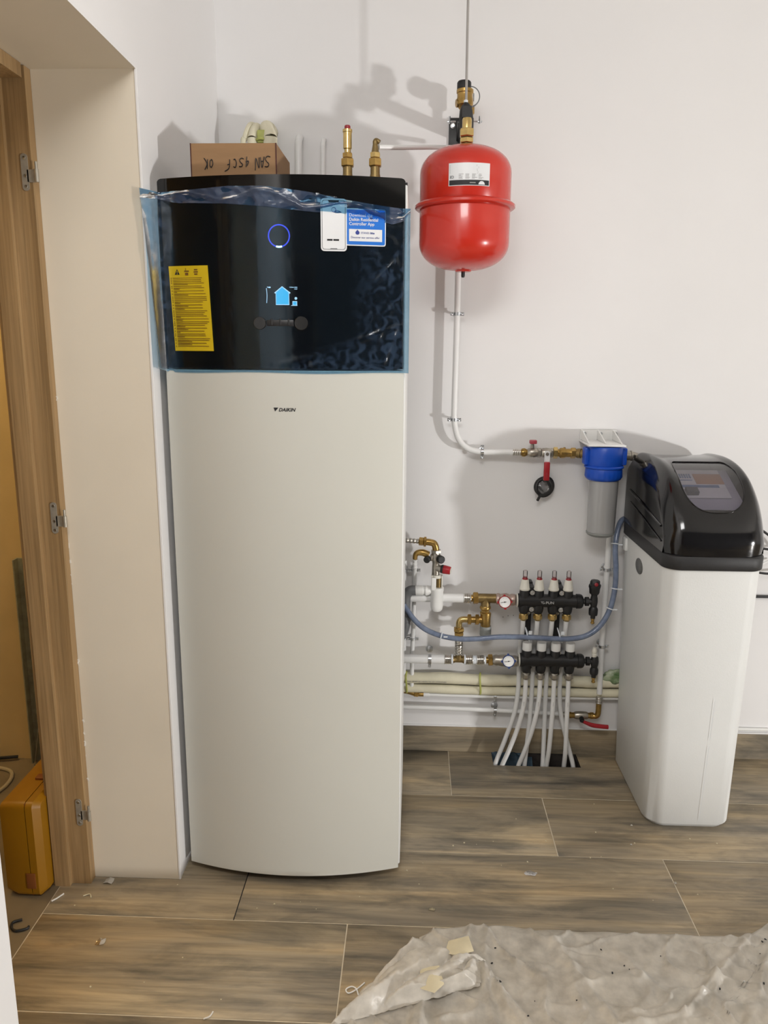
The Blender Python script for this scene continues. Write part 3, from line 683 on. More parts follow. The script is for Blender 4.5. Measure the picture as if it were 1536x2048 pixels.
# ------------------------------------------------------------------ things on top of the unit
ZB = 1.8505
t = thing('cardboard_box', 'small brown cardboard box with upside-down handwriting, on the heat pump unit', 'box', (-.435, -.57, ZB))
b = nb(); box(b, -.5460, -.3395, -.680, -.480, ZB, ZB + .0920, bev=.0008, seg=1); add('carton', b, m_card, t)
b = nb(); box(b, -.3418, -.3390, -.6812, -.680, ZB, ZB + .0920); add('cut_edge', b, m_carddark, t)
b = nb(); box(b, -.5470, -.5445, -.6812, -.680, ZB, ZB + .0920); add('cut_edge', b, m_carddark, t)
strokes = {  # handwriting strokes in letter boxes 1x1
 'S': [[(1, .95), (.35, 1), (.1, .75), (.55, .5), (.8, .2), (.3, 0), (-.25, .12)]], 'A': [[(0, 0), (.5, 1), (.8, 0)], [(.2, .4), (.75, .4)]],
 'N': [[(0, 0), (.1, 1), (.7, 0), (.9, 1.15)]], '4': [[(.5, 1), (.05, .45), (.8, .5)], [(.75, 1.1), (.45, -.1)]],
 'C': [[(.9, .9), (.4, 1), (.1, .5), (.4, .05), (.8, .1)]], 'F': [[(.25, 0), (.5, 1), (1.6, 1.35)], [(.35, .55), (.9, .6)]],
 'O': [[(.5, 1), (.1, .6), (.25, .1), (.7, .2), (.8, .75), (.5, 1)]], 'K': [[(.15, 0), (.3, 1.1)], [(.9, 1.15), (.3, .5), (.95, -.2)]]}
def write(word, xr, zt0, h, w, adv, tilt=0):
    b = nb()
    for i, ch in enumerate(word):
        for st in strokes[ch]:
            P = []
            for (u, v_) in st:
                P.append((xr - (i * adv + u * w), -.6816, zt0 - v_ * h - (i * adv + u * w) * tilt))
            tube(b, P, .00100, 5, n=5)
    add('handwritten_word', b, m_ink, t)
write('SAN', -.3570, ZB + .0630, .0230, .0110, .0120, .15); write('4SCF', -.4060, ZB + .0600, .0185, .0095, .0145, .10); write('OK', -.4920, ZB + .0570, .0190, .0100, .0120, .1)

def valve_base(t, x, y):
    b = nb(); lathe(b, (x, y, ZB), (0, 0, 1), [(.0150, 0), (.0150, .095), (.0135, .102), (.0135, .121)], 20); add('pipe_stub', b, m_brassdull, t)
    b = nb(); hexn(b, (x, y, 1.9705), (x, y, 1.9925), .0195); add('union_nut', b, m_brass, t)
t = thing('relief_valve', 'tall brass relief valve with a dark red cap on top of the heat pump unit', 'valve', (-.2025, -.30, ZB)); x, y = -.2025, -.30
valve_base(t, x, y)
b = nb(); hexn(b, (x, y, 1.9935), (x, y, 2.0075), .0150); add('hexagon', b, m_brass, t)
b = nb(); lathe(b, (x, y, 2.007), (0, 0, 1), [(.0095, 0), (.0095, .010), (.0122, .012), (.0122, .054), (.0136, .055), (.0136, .062), (.0085, .0635)], 24); add('bonnet', b, m_brasslt, t)
b = nb(); lathe(b, (x, y, 2.0700), (0, 0, 1), [(.0085, 0), (.0085, .008), (.0070, .010), (0, .010)], 16); add('cap', b, m_redcap, t)
t = thing('elbow_connection', 'brass elbow connection with a white pipe, right of the brass relief valve', 'fitting', (-.1240, -.30, ZB)); x = -.1240
valve_base(t, x, y)
b = nb(); hexn(b, (x, y, 1.9935), (x, y, 2.0085), .0155); add('hexagon', b, m_brasslt, t)
b = nb(); lathe(b, (x, y, 2.008), (0, 0, 1), [(.0110, 0), (.0080, .016), (.0070, .022)], 16); tube(b, [(x, y, 2.028), (x, y, 2.038), (x + .004, y + .004, 2.041), (x + .012, y + .004, 2.036)], .0068, 12); add('elbow', b, m_brassdull, t)
b = nb(); tube(b, [(-.114, -.296, 2.0235), (-.05, -.262, 2.031), (.03, -.20, 2.046), (.085, -.13, 2.062), (.112, -.075, 2.075)], .0068, 10)
setp(add('filling_pipe', b, m_pipe, None), 'thin white pipe from the brass elbow to behind the red vessel', 'pipe')
for x, r, zt_, lab in ((-.3800, .0118, 2.115, 'white pipe bending into the wall, nearest right of the cardboard box'), (-.3030, .0076, 2.108, 'thinner white pipe bending into the wall, left of the relief valve')):
    b = nb(); tube(b, [(x - .003, -.040, 1.50), (x - .002, -.040, 1.9), (x, -.040, zt_ - .045), (x, -.034, zt_ - .014), (x, -.018, zt_ + .002), (x, -.001, zt_ + .008)], r, 14)
    setp(add('riser_pipe', b, m_pipe, None), lab, 'pipe')
for x, xe, r, lab in ((-.5120, -.5060, .0150, 'left cream insulated pipe bending into the wall behind the cardboard box'), (-.4570, -.4720, .0215, 'right cream insulated pipe bending into the wall behind the cardboard box')):
    b = nb(); tube(b, [(x, -.110, 1.60), (x, -.110, 2.04), (x, -.106, 2.095), (xe, -.080, 2.130), (xe, -.04, 2.138), (xe, -.002, 2.138)], r, 16)
    setp(add('insulated_pipe', b, m_insul, None), lab, 'pipe')
b = nb(); tube(b, [(-.5380, -.110, 1.60), (-.5400, -.115, 2.04), (-.5350, -.110, 2.095), (-.5240, -.085, 2.137), (-.5160, -.060, 2.145)], .0085, 10)
setp(add('insulation_strip', b, m_insul, None), 'cream strip of split insulation hanging on the left insulated pipe', 'insulation')
b = nb(); box(b, -.496, -.470, -.118, -.104, 2.080, 2.118, bev=.004); torus(b, (-.484, -.112, 2.088), (0, .2, 1), .014, .004, 20, 6)
setp(add('tie', b, m_green, None), 'green tape tied between the two insulated pipes behind the cardboard box', 'tape')

# ------------------------------------------------------------------ expansion vessel
VX, VY, VR = .134, -.280, .1300
t = thing('expansion_vessel', 'red expansion vessel hanging on the wall beside the heat pump unit', 'vessel', (VX, VY, 1.69))
ZB0, ZT0, HD = 1.7665, 1.9525, .076
prof = [(0.0, ZB0 - HD)]
for k in range(1, 13):
    a = math.pi / 2 * k / 12; prof.append((VR * math.sin(a) ** .82 if k < 12 else VR, ZB0 - HD * math.cos(a) ** .95))
prof += [(VR, 1.8600), (VR - .001, 1.8640)]
b = nb(); lathe(b, (VX, VY, 0), (0, 0, 1), prof, 64); add('lower_shell', b, m_red, t)
prof = [(VR - .001, 1.8660), (VR, 1.8680), (VR, ZT0)]
for k in range(1, 13):
    a = math.pi / 2 * k / 12; prof.append((VR * math.cos(a) ** .82 if k < 12 else 0.0, ZT0 + HD * math.sin(a) ** .95))
b = nb(); lathe(b, (VX, VY, 0), (0, 0, 1), prof, 64); add('upper_shell', b, m_red, t)
b = nb(); lathe(b, (VX, VY, 0), (0, 0, 1), [(VR - .004, 1.857), (VR + .008, 1.8575), (VR + .0135, 1.8615), (VR + .0135, 1.8680), (VR + .008, 1.8725), (VR - .004, 1.8730)], 64); add('clamp_seam', b, m_red, t)
b = nb(); lathe(b, (VX, VY, ZB0 - HD), (0, 0, -1), [(.026, -.003), (.022, .003), (.008, .004)], 20); add('boss', b, m_red, t)
b = nb(); lathe(b, (VX, VY, ZB0 - HD - .003), (0, 0, -1), [(.0055, 0), (.0055, .012), (.004, .016), (0, .016)], 12); add('air_cap', b, m_rubber, t)
def vwarp(off):
    def f(c):
        a = (c.x - VX) / VR; return Vector((VX + (VR + off) * math.sin(a), VY - (VR + off) * math.cos(a) + c.y * .2, c.z))
    return f
def vpatch(x0, x1, z0, z1, off, name, material, parent):
    b = nb(); n = 12; A = [b.verts.new((x0 + (x1 - x0) * i / n, 0, z0)) for i in range(n + 1)]; B = [b.verts.new((x0 + (x1 - x0) * i / n, 0, z1)) for i in range(n + 1)]
    for i in range(n): b.faces.new((A[i], A[i + 1], B[i + 1], B[i]))
    for v in b.verts: v.co = vwarp(off)(v.co)
    return add(name, b, material, parent, recalc=True)
lx0, lx1 = .080, .1945; lz0, lz1 = 1.8995, 1.9575
lb = vpatch(lx0, lx1, lz0, lz1, .0004, 'rating_label', m_whitelabel, t)
vpatch(lx0 + .002, lx1 - .002, lz0 + .0015, lz0 + .0145, .0007, 'black_band', m_ink, lb)
rr = random.Random(2)
b = nb()
for k in range(9):
    z = lz1 - .006 - k * .0026; x = lx0 + .003
    A = box(b, x, lx0 + .083 - rr.uniform(0, .006), -.0003, 0, z, z + .0009)
for k in range(5):
    z = lz0 + .0175 + k * .0028
    for q in range(4):
        xa = lx0 + .028 + q * .018; box(b, xa, xa + rr.uniform(.006, .014), -.0003, 0, z, z + .0010)
for v in b.verts: v.co = vwarp(.0008)(v.co)
add('printed_lines', b, m_greyprint, lb)
text('ce_mark', 'CE', .0095, m_ink, lb, (lx0 + .0150, 0, lz0 + .0255), rot=(math.pi / 2, math.pi, 0), warp=vwarp(.0009), bold=.0001)
b = nb()
box(b, lx0 + .058, lx0 + .074, -.0006, -.0003, lz0 + .0060, lz0 + .0085)
for v in b.verts: v.co = vwarp(.0010)(v.co)
add('printed_bars', b, m_greyprint, lb)
b = nb(); poly_extrude(b, [(lx0 + .089 + .009 * math.cos(q * math.pi / 8) + .002, lz0 + .003 + .009 * math.sin(q * math.pi / 8)) for q in range(9)], 'xz', -.0004, 0)
for v in b.verts: v.co = vwarp(.0010)(v.co)
add('emblem', b, m_whitelabel, lb)
zt_ = ZT0 + HD - .002
b = nb(); lathe(b, (VX, VY, zt_), (0, 0, 1), [(.017, 0), (.017, .006), (.013, .008), (.013, .012)], 20); add('threaded_neck', b, m_brassdull, t)
# vessel connection group hanging from the wall console
b = nb(); hexn(b, (VX, VY, zt_ + .010), (VX, VY, zt_ + .024), .0205); hexn(b, (VX, VY, zt_ + .026), (VX, VY, zt_ + .048), .0215); lathe(b, (VX, VY, zt_ + .046), (0, 0, 1), [(.0135, 0), (.0135, .026), (.012, .030)], 18)
g = thing('vessel_console', 'black wall console with brass fittings, boiler safety valve and pressure gauge above the red vessel', 'console', (.13, 0, 2.09))
add('vessel_coupling', b, m_brasslt, g)
zc = zt_ + .082
b = nb(); box(b, .093, .1700, -.006, 0, 2.070, 2.178, bev=.001); add('wall_plate', b, m_blackplastic, g)
b = nb(); poly_extrude(b, [(-.004, 2.108), (-.004, 2.138), (-.270, 2.138), (-.270, 2.108)], 'yz', .121, .147); poly_extrude(b, [(-.006, 2.170), (-.10, 2.138), (-.10, 2.12), (-.006, 2.11)], 'yz', .1175, .1215); add('arm', b, m_rubber, g)
b = nb(); lathe(b, (.106, -.006, 2.1545), (0, -1, 0), [(.0085, 0), (.0085, .002), (.005, .003), (.005, .006), (.0025, .006), (.0025, .004), (0, .004)], 18); add('bolt', b, m_zinc, g)
b = nb(); lathe(b, (.131, -.190, 2.140), (0, 0, 1), [(.014, 0), (.014, .010), (.0245, .022), (.0245, .036), (.0225, .042), (.0225, .052), (.0245, .054), (.0245, .062), (.022, .064)], 24); cyl(b, (.131, -.190, 2.168), (.106, -.196, 2.165), .011); add('safety_valve_body', b, m_brass, g)
b = nb(); lathe(b, (.128, -.190, 2.203), (0, 0, 1), [(.0205, 0), (.0205, .018), (.018, .022), (0, .022)], 24); add('valve_cap', b, m_rubber, g)
b = nb(); lathe(b, (.1500, -.112, 2.2050), (.12, -1, -.1), [(.0285, 0), (.0285, .014), (.0250, .0152)], 32); gz = add('gauge_case', b, m_greydrain, g)
b = nb(); lathe(b, (.1500 + .0018, -.112 - .0148, 2.2050 - .0015), (.12, -1, -.1), [(.0250, 0), (.0250, .0006), (0, .0006)], 32); add('dial', b, m_dial, gz)
b = nb(); box(b, .1600, .1615, -.1285, -.1278, 2.190, 2.212); add('needle', b, m_ink, gz)
b = nb(); cyl(b, (.150, -.112, 2.205), (.150, -.080, 2.200), .008); lathe(b, (.1500, -.075, 2.135), (0, 0, 1), [(.010, 0), (.010, .030), (.0175, .036), (.0175, .096), (.012, .102), (0, .102)], 20); add('air_vent', b, m_brass, g)
for xx, sg in ((.0880, -1), (.1760, 1)):
    b = nb(); cyl(b, (xx - sg * .018, -.190, 2.118), (xx, -.190, 2.118), .0022, 8); cyl(b, (xx, -.190, 2.112), (xx, -.190, 2.132), .0030, 8); box(b, xx - .0075, xx + .0075, -.192, -.188, 2.115, 2.120, bev=.001); add('wing_screw', b, m_zinc, g)
t2 = thing('hanging_cable', 'thin grey rod dropping from the ceiling into a black boot above the red vessel', 'cable', (.134, -.24, zc - .012))
b = nb(); lathe(b, (.134, -.238, zc - .022), (-.02, .05, 1), [(.0190, 0), (.0200, .008), (.0200, .032), (.0185, .048), (.0135, .060), (.0065, .068), (.0045, .070)], 24); add('boot', b, m_rubber, t2)
b = nb(); tube(b, [(.1325, -.235, zc + .044), (.1310, -.235, 2.35), (.1290, -.235, RZ - .001)], .0036, 8, n=4); add('rod', b, m_rod, t2)
b = nb(); lathe(b, (.1315, -.236, zc + .047), (0, 0, 1), [(.0060, 0), (.0060, .006), (.004, .007)], 8); add('collar', b, m_tie, t2)

# ------------------------------------------------------------------ pipe clips
def clip(p, axis, r, label, group='metal pipe clips on the wall', screw=1):
    """ring clip round a pipe on the wall: ring, two ears with screws, foot"""
    p = Vector(p); a = Vector(axis).normalized()
    side = Vector((1, 0, 0)) if abs(a.z) > .7 else Vector((0, 0, 1))
    t = thing('pipe_clip', label, 'clip', tuple(p), group)
    b = nb()
    lathe(b, p - a * .005, a, [(r + .0006, 0), (r + .0022, .0003), (r + .0022, .0097), (r + .0006, .010)], 20)
    add('band', b, m_zinc, t)
    b = nb()
    for s in (1, -1):
        q = p + side * s * (r + .006); c0 = q - a * .004
        box(b, *sum(([min(u, v_), max(u, v_)] for u, v_ in zip(q - side * .007 - a * .0055 - V(0, .0015, 0), q + side * .007 + a * .0055 + V(0, .0015, 0))), []), bev=.0004, seg=1)
    cyl(b, p + V(0, r, 0), (p.x, -.001, p.z), .004, 8); lathe(b, (p.x, -.0005, p.z), (0, -1, 0), [(.011, 0), (.010, .002), (.005, .004)], 16)
    add('ears', b, m_zinc, t)
    for s in (1, -1):
        q = p + side * s * (r + .0065)
        b = nb(); lathe(b, q - V(0, .001, 0), (0, -1, 0), [(.0046, 0), (.0044, .004), (.0015, .003), (0, .003)], 10); add('screw', b, m_zinc, t)
    return t
def saddle(p, r, label):
    """clip seen hanging over a horizontal pipe"""
    p = Vector(p); t = thing('pipe_clip', label, 'clip', tuple(p), 'metal pipe clips on the wall')
    b = nb(); lathe(b, p - V(.0055, 0, 0), (1, 0, 0), [(r + .0006, 0), (r + .0020, .0003), (r + .0020, .0107), (r + .0006, .011)], 20)
    box(b, p.x - .005, p.x + .005, p.y - r * .3, p.y - r * .3 + .003, p.z - r - .014, p.z - r * .8, bev=.001, seg=1); add('band', b, m_zinc, t)
    b = nb(); lathe(b, (p.x, -.0005, p.z + r * .7), (0, -1, 0), [(.013, 0), (.012, .003), (.006, .006), (0, .007)], 18); add('rosette', b, m_zinc, t)
    b = nb(); lathe(b, (p.x, p.y - r * .3, p.z - r - .010), (0, -1, 0), [(.0036, 0), (.0034, .003), (.001, .0022), (0, .002)], 10); add('screw', b, m_zinc, t)

# ------------------------------------------------------------------ cold water run
PY = -.045
b = nb(); tube(b, [(.131, PY, 2.02), (.131, PY, 1.8), (.1315, PY, 1.60), (.131, PY, 1.42), (.130, PY, 1.28), (.132, PY, 1.225), (.146, PY, 1.172), (.178, PY, 1.139), (.222, PY, 1.128), (.26, PY, 1.127), (.332, PY, 1.127)], .0098, 16)
setp(add('water_pipe', b, m_pipe, None), 'white pipe from behind the red vessel, curving right to the brass valves', 'pipe')
clip((.1320, PY, 1.578), (0, 0, 1), .0098, 'metal clip on the vertical white pipe, just below the red vessel')
clip((.1310, PY, 1.235), (0, 0, 1), .0098, 'metal clip on the white pipe just above its bend')
clip((.2275, PY, 1.1275), (1, 0, 0), .0098, 'metal clip on the white pipe just after its bend')
def sleeve(b, p, q, r):
    p = Vector(p); q = Vector(q); h = (q - p).length
    pr = [(r * .96, 0), (r, .001)]
    for f in (.22, .5, .78): pr += [(r, h * f - .0018), (r * .90, h * f), (r, h * f + .0018)]
    pr += [(r, h - .001), (r * .96, h)]; lathe(b, p, q - p, pr, 20)
t = thing('stop_valve', 'nickel ball valve with a small pinkish red handle, left of the red lever valve', 'valve', (.395, PY, 1.127))
z = 1.127
b = nb(); sleeve(b, (.3300, PY, z), (.3560, PY, z), .0118); add('press_sleeve', b, m_steel, t)
b = nb(); lathe(b, (.356, PY, z), (1, 0, 0), [(.0105, 0), (.0105, .003), (.0135, .004), (.0150, .012), (.0130, .018), (.0110, .020), (.0110, .024)], 20); add('adapter', b, m_brass, t)
b = nb(); lathe(b, (.378, PY, z), (1, 0, 0), [(.0115, 0), (.0135, .002), (.0165, .012), (.0170, .022), (.0150, .032), (.0135, .034)], 22); hexn(b, (.412, PY, z), (.424, PY, z), .0165); add('valve_body', b, m_nickel, t)
b = nb(); cyl(b, (.3950, PY, z + .012), (.3950, PY, z + .034), .0060); add('stem', b, m_nickel, t)
b = nb(); box(b, .3840, .4080, PY - .014, PY + .006, z + .030, z + .043, bev=.003); add('handle', b, m_pink, t)
t = thing('ball_valve', 'nickel ball valve with a long red lever pointing down, left of the blue water filter', 'valve', (.443, PY, z))
b = nb(); lathe(b, (.4255, PY, z), (1, 0, 0), [(.0135, 0), (.0155, .004), (.0170, .016), (.0155, .028), (.0140, .032)], 22); hexn(b, (.4560, PY, z), (.4640, PY, z), .0165); add('valve_body', b, m_nickel, t)
b = nb(); cyl(b, (.4400, PY - .014, z), (.4400, PY - .032, z), .0055); hexn(b, (.4400, PY - .032, z), (.4400, PY - .038, z), .0062); add('stem', b, m_nickel, t)
b = nb(); poly_extrude(b, rrect(.4310, .4490, z - .030, z + .010, .006), 'xz', PY - .035, PY - .032); lv = add('lever', b, m_whitelabel, t)
b = nb(); box(b, .4305, .4505, PY - .040, PY - .030, z - .089, z - .026, bev=.0035); add('grip', b, m_redgrip, lv)
text('lever_text', 'OPEN', .007, m_pink, lv, (.4425, PY - .0405, z - .080), rot=(math.pi / 2, -math.pi / 2, 0))
t = thing('check_valve', 'brass check valve with a hexagonal nut screwed to the blue filter', 'valve', (.51, PY, z))
b = nb(); hexn(b, (.4650, PY, z), (.4800, PY, z), .0195); add('union_nut', b, m_brasslt, t)
b = nb(); lathe(b, (.480, PY, z), (1, 0, 0), [(.0130, 0), (.0130, .004), (.0175, .010), (.0175, .020), (.0145, .028), (.0145, .040), (.0150, .044)], 22); cyl(b, (.502, PY, z + .010), (.502, PY, z + .019), .004, 8); add('valve_body', b, m_brass, t)
b = nb(); hexn(b, (.5230, PY, z), (.5400, PY, z), .0180); add('end_nut', b, m_brass, t)
b = nb(); lathe(b, (.540, PY, z), (1, -.6, 0), [(.0145, 0), (.0145, .006), (.0165, .007), (.0165, .019), (.0145, .020), (.0145, .030)], 20); add('nipple', b, m_brassdull, t)

t = thing('cable_coil', 'coil of black cable in crinkled clear plastic on the wall under the red lever', 'cable', (.444, -.03, .965))
rr = random.Random(4)
b = nb()
for k in range(5):
    P = []; R0 = .026 + .003 * rr.random(); cx, cz = .4440 + rr.uniform(-.004, .004), 1.008 + rr.uniform(-.004, .004)
    for i in range(13):
        a = i / 12 * 2 * math.pi * .98 + k; P.append((cx + R0 * math.cos(a) * 1.0, -.016 - .006 * k + .005 * math.sin(2 * a + k), cz + R0 * 1.12 * math.sin(a)))
    tube(b, P, .0042, 8, n=4)
add('coil', b, m_rubber, t)
b = nb(); tube(b, [(.455, -.035, 1.03), (.462, -.040, 1.0), (.444, -.045, .984), (.430, -.045, .980), (.421, -.04, .962)], .0048, 8); add('cable_end', b, m_rubber, t)
b = nb(); r_ = bmesh.ops.create_icosphere(b, subdivisions=3, radius=.024)
for v in b.verts:
    n_ = noise.noise(v.co * 60); v.co = Vector((.446 + v.co.x * (1.05 + .4 * n_), -.026 + v.co.y * .7 * (1 + .4 * n_), 1.004 + v.co.z * (1.15 + .4 * n_)))
add('plastic_wrap', b, m_clear, t, ang=20)

# ------------------------------------------------------------------ water filter
FX, FY = .6220, -.105
t = thing('water_filter', 'wall-mounted water filter with blue head and grey cylindrical bowl', 'filter', (FX, FY, .86))
b = nb(); box(b, .5600, .6850, -.004, -.0005, 1.158, 1.203, bev=.003); wp_ = add('wall_bracket', b, m_plastic, t)
b = nb(); box(b, .5570, .6770, FY - .050, -.002, 1.1620, 1.1680, bev=.002); add('shelf', b, m_plastic, wp_)
for xx in (.5650, .6190, .6700):
    b = nb(); poly_extrude(b, [(-.003, 1.2000), (-.016, 1.2000), (FY - .025, 1.1690), (-.003, 1.1690)], 'yz', xx - .002, xx + .002); add('rib', b, m_plastic, wp_)
for xx in (.5740, .6280, .6790):
    b = nb(); lathe(b, (xx, -.004, 1.1900), (0, -1, 0), [(.0065, 0), (.0065, .0025), (.004, .0035), (.0015, .002), (0, .002)], 14); add('screw', b, m_zinc, wp_)
ribs = lambda n, a: (lambda i, h: 1 + (a if i % n == 0 else 0))
b = nb(); lathe(b, (FX, FY, 1.092), (0, 0, 1), [(.0560, 0), (.0580, .003), (.0580, .060), (.0540, .067), (0, .069)], 96, rfun=lambda i, h: 1 + (.022 if i % 4 < 2 and .006 < h < .058 else 0)); add('head', b, m_blue, t)
b = nb(); lathe(b, (FX, FY, 1.088), (0, 0, 1), [(.0600, 0), (.0635, .002), (.0635, .006), (.0600, .009)], 64); add('head_rim', b, m_blue, t)
b = nb(); lathe(b, (FX, FY, 1.048), (0, 0, 1), [(.0500, 0), (.0560, .004), (.0590, .012), (.0590, .038), (.0570, .042)], 96, rfun=lambda i, h: 1 + (.024 if i % 4 < 2 and .006 < h < .034 else 0)); add('lock_ring', b, m_blue, t)
for s in (-1, 1):
    b = nb(); box(b, FX + s * .052, FX + s * .069, FY - .020, FY + .020, 1.098, 1.155, bev=.005) if s > 0 else box(b, FX - .069, FX - .052, FY - .020, FY + .020, 1.098, 1.155, bev=.005); add('port', b, m_blue, t)
b = nb(); lathe(b, (FX + .002, FY, .868), (0, 0, 1), [(.0300, -.006), (.0400, -.002), (.0450, .004), (.0455, .010), (.0480, .180), (.0480, .184)], 48); add('bowl', b, m_bowl, t)
b = nb(); lathe(b, (FX + .002, FY, .868), (0, 0, 1), [(.0340, -.010), (.0420, -.006), (.0468, .000), (.0468, .004), (.0450, .005)], 48); add('bowl_foot', b, m_greycap, t)
b = nb(); lathe(b, (.6930, FY, 1.128), (1, 0, 0), [(.0145, -.004), (.0145, .012), (.0170, .013), (.0170, .018)], 20); tube(b, [(.700, FY, 1.128), (.706, FY + .006, 1.128), (.709, FY + .03, 1.127), (.713, -.040, 1.126), (.730, -.018, 1.122), (.775, -.017, 1.110)], .0100, 12)
setp(add('outlet_fitting', b, m_nickel, None), 'nickel outlet fitting between the blue filter and the water softener', 'fitting')

# ------------------------------------------------------------------ water softener
t = thing('water_softener', 'white water softener cabinet with glossy black lid and window', 'water softener', (.87, -.25, 0))
def ring(z, x0, x1, y0, y1, r, rb=.02, n=7, bow=.012):
    """plan outline from y0 (front) to y1 (back), rounded corners and a slightly bowed front"""
    pts = []
    for cx, cy, a, rr_ in ((x1 - r, y0 + r, 270, r), (x1 - rb, y1 - rb, 0, rb), (x0 + rb, y1 - rb, 90, rb), (x0 + r, y0 + r, 180, r)):
        for k in range(n + 1):
            an = math.radians(a + 90 * k / n); pts.append((cx + rr_ * math.cos(an), cy + rr_ * math.sin(an)))
    out = []
    for x, y in pts:
        s = (x - (x0 + x1) / 2) / ((x1 - x0) / 2)
        if y < y0 + r + .001: y -= bow * (1 - s * s)
        out.append((x, y, z))
    return out
CAB = [(0.0, .752, 1.004, -.425, -.052, .050), (.010, .746, 1.010, -.432, -.046, .052), (.012, .744, 1.012, -.434, -.044, .052), (.30, .737, 1.008, -.452, -.040, .050), (.60, .729, 1.004, -.472, -.038, .046), (.856, .722, .999, -.490, -.036, .042)]
def loft(rings):
    b = nb(); R = [[b.verts.new(p) for p in r] for r in rings]
    for a, c in zip(R, R[1:]):
        n = len(a)
        for i in range(n): b.faces.new((a[i], a[(i + 1) % n], c[(i + 1) % n], c[i]))
    b.faces.new(R[0][::-1]); b.faces.new(R[-1]); return b
b = loft([ring(*c) for c in CAB]); add('cabinet', b, m_cab, t, ang=50)
b = nb()
for za, zb_ in ((.03, .29), (.31, .45)):
    pts = []
    for k in range(5):
        z_ = za + (zb_ - za) * k / 4; i_ = max(0, min(len(CAB) - 2, next(q for q in range(len(CAB) - 1) if CAB[q + 1][0] >= z_))); c0, c1 = CAB[i_], CAB[i_ + 1]; f_ = (z_ - c0[0]) / (c1[0] - c0[0])
        yf = c0[3] + (c1[3] - c0[3]) * f_; pts.append((.905 + .0 * z_, yf - .0112, z_))
    tube(b, pts, .0004, 5, n=2)
add('mould_seam', b, m_tie, t)
b = nb(); lathe(b, (.7265, -.232, .790), (-1, 0, 0), [(.0200, 0), (.0200, .004), (.0185, .0052), (0, .0056)], 28)
for v in b.verts: v.co.z = .790 + (v.co.z - .790) * 1.25; v.co.y = -.232 + (v.co.y + .232) * 1.9
add('badge', b, m_badge, t)
b = nb(); box(b, .715, .728, -.085, -.045, .800, .845, bev=.004); add('side_grip', b, m_cab, t)
b = loft([ring(.854, .7190, 1.0020, -.494, -.034, .044), ring(.857, .7170, 1.0040, -.497, -.032, .045), ring(.892, .7165, 1.0045, -.499, -.032, .046), ring(.895, .7185, 1.0025, -.497, -.034, .046)]); add('lid_skirt', b, m_lidmatte, t, ang=50)
# lid: surface over (u across, v front to back)
LP = [(-.4935, .895), (-.4950, .920), (-.4945, .945), (-.4890, .970), (-.4780, .995), (-.4640, 1.018), (-.4460, 1.042), (-.4250, 1.065), (-.4000, 1.085), (-.3700, 1.103), (-.3350, 1.118), (-.2950, 1.129), (-.2500, 1.136), (-.2000, 1.139), (-.1500, 1.138), (-.1000, 1.135), (-.0600, 1.130), (-.0400, 1.118), (-.0340, 1.09)]
LPs = [(p.x, p.y) for p in spline([(a, c, 0) for a, c in LP], 6)]
LX0, LX1 = .7185, 1.0025; LC = (LX0 + LX1) / 2; LH = (LX1 - LX0) / 2
def lid_point(u, v, off=0.0):
    """u -1..1 across, v 0..1 along the profile"""
    f = v * (len(LPs) - 1); i = min(int(f), len(LPs) - 2); f -= i
    y = LPs[i][0] * (1 - f) + LPs[i + 1][0] * f; zz = LPs[i][1] * (1 - f) + LPs[i + 1][1] * f
    ty = LPs[min(i + 2, len(LPs) - 1)][0] - LPs[max(i - 1, 0)][0]; tz = LPs[min(i + 2, len(LPs) - 1)][1] - LPs[max(i - 1, 0)][1]
    L_ = math.hypot(ty, tz) or 1; ny, nz_ = -tz / L_, ty / L_
    # raised shoulders left and right of the window
    sh = .010 * math.exp(-((abs(u) - .80) / .13) ** 2) * max(0, min(1, (v - .25) / .25)) * (1 if v < .9 else max(0, (1 - v) / .1))
    dip = -.004 * max(0, 1 - (abs(u) / .66) ** 4) * max(0, min(1, (v - .28) / .2))
    e = abs(u) ** 7
    zz2 = zz + nz_ * (sh + dip + off)
    yy = y + ny * (sh + dip + off) - .010 * (1 - u * u) * max(0, 1 - v * 2.2)
    # rounded shoulder: drop towards the side
    drop = .045 * e * (min(1, (zz - .895) / .09))
    inward = 0
    # front corners rounded in plan
    back = .040 * e * max(0, 1 - v * 1.6)
    return Vector((LC + u * LH, yy + back, max(.895, zz2 - drop)))
NU, NV = 96, 132
SV = .62                                             # metres per unit v, roughly
def win_outline():
    """window outline in (u, v): straight top, sides bulging a little, deep round bottom"""
    P = []; vb, vt, w = .272, .655, .62
    for k in range(49):                               # bottom, left to right
        a = math.pi * (1 - k / 48); c_, s_ = math.cos(a), math.sin(a)
        P.append((.02 + w * math.copysign(abs(c_) ** .80, c_), .47 - (.47 - vb) * abs(s_) ** .80))
    P += [(.02 + w * 1.0, .55), (.02 + w * .96, .60), (.02 + w * .90, .64), (.02 + w * .80, vt)]
    P += [(.02 + w * (.8 - 1.6 * k / 10), vt + .004 * math.sin(math.pi * k / 10)) for k in range(1, 10)]
    P += [(.02 - w * .80, vt), (.02 - w * .90, .64), (.02 - w * .96, .60), (.02 - w * 1.0, .55)]
    return P
WO = win_outline()
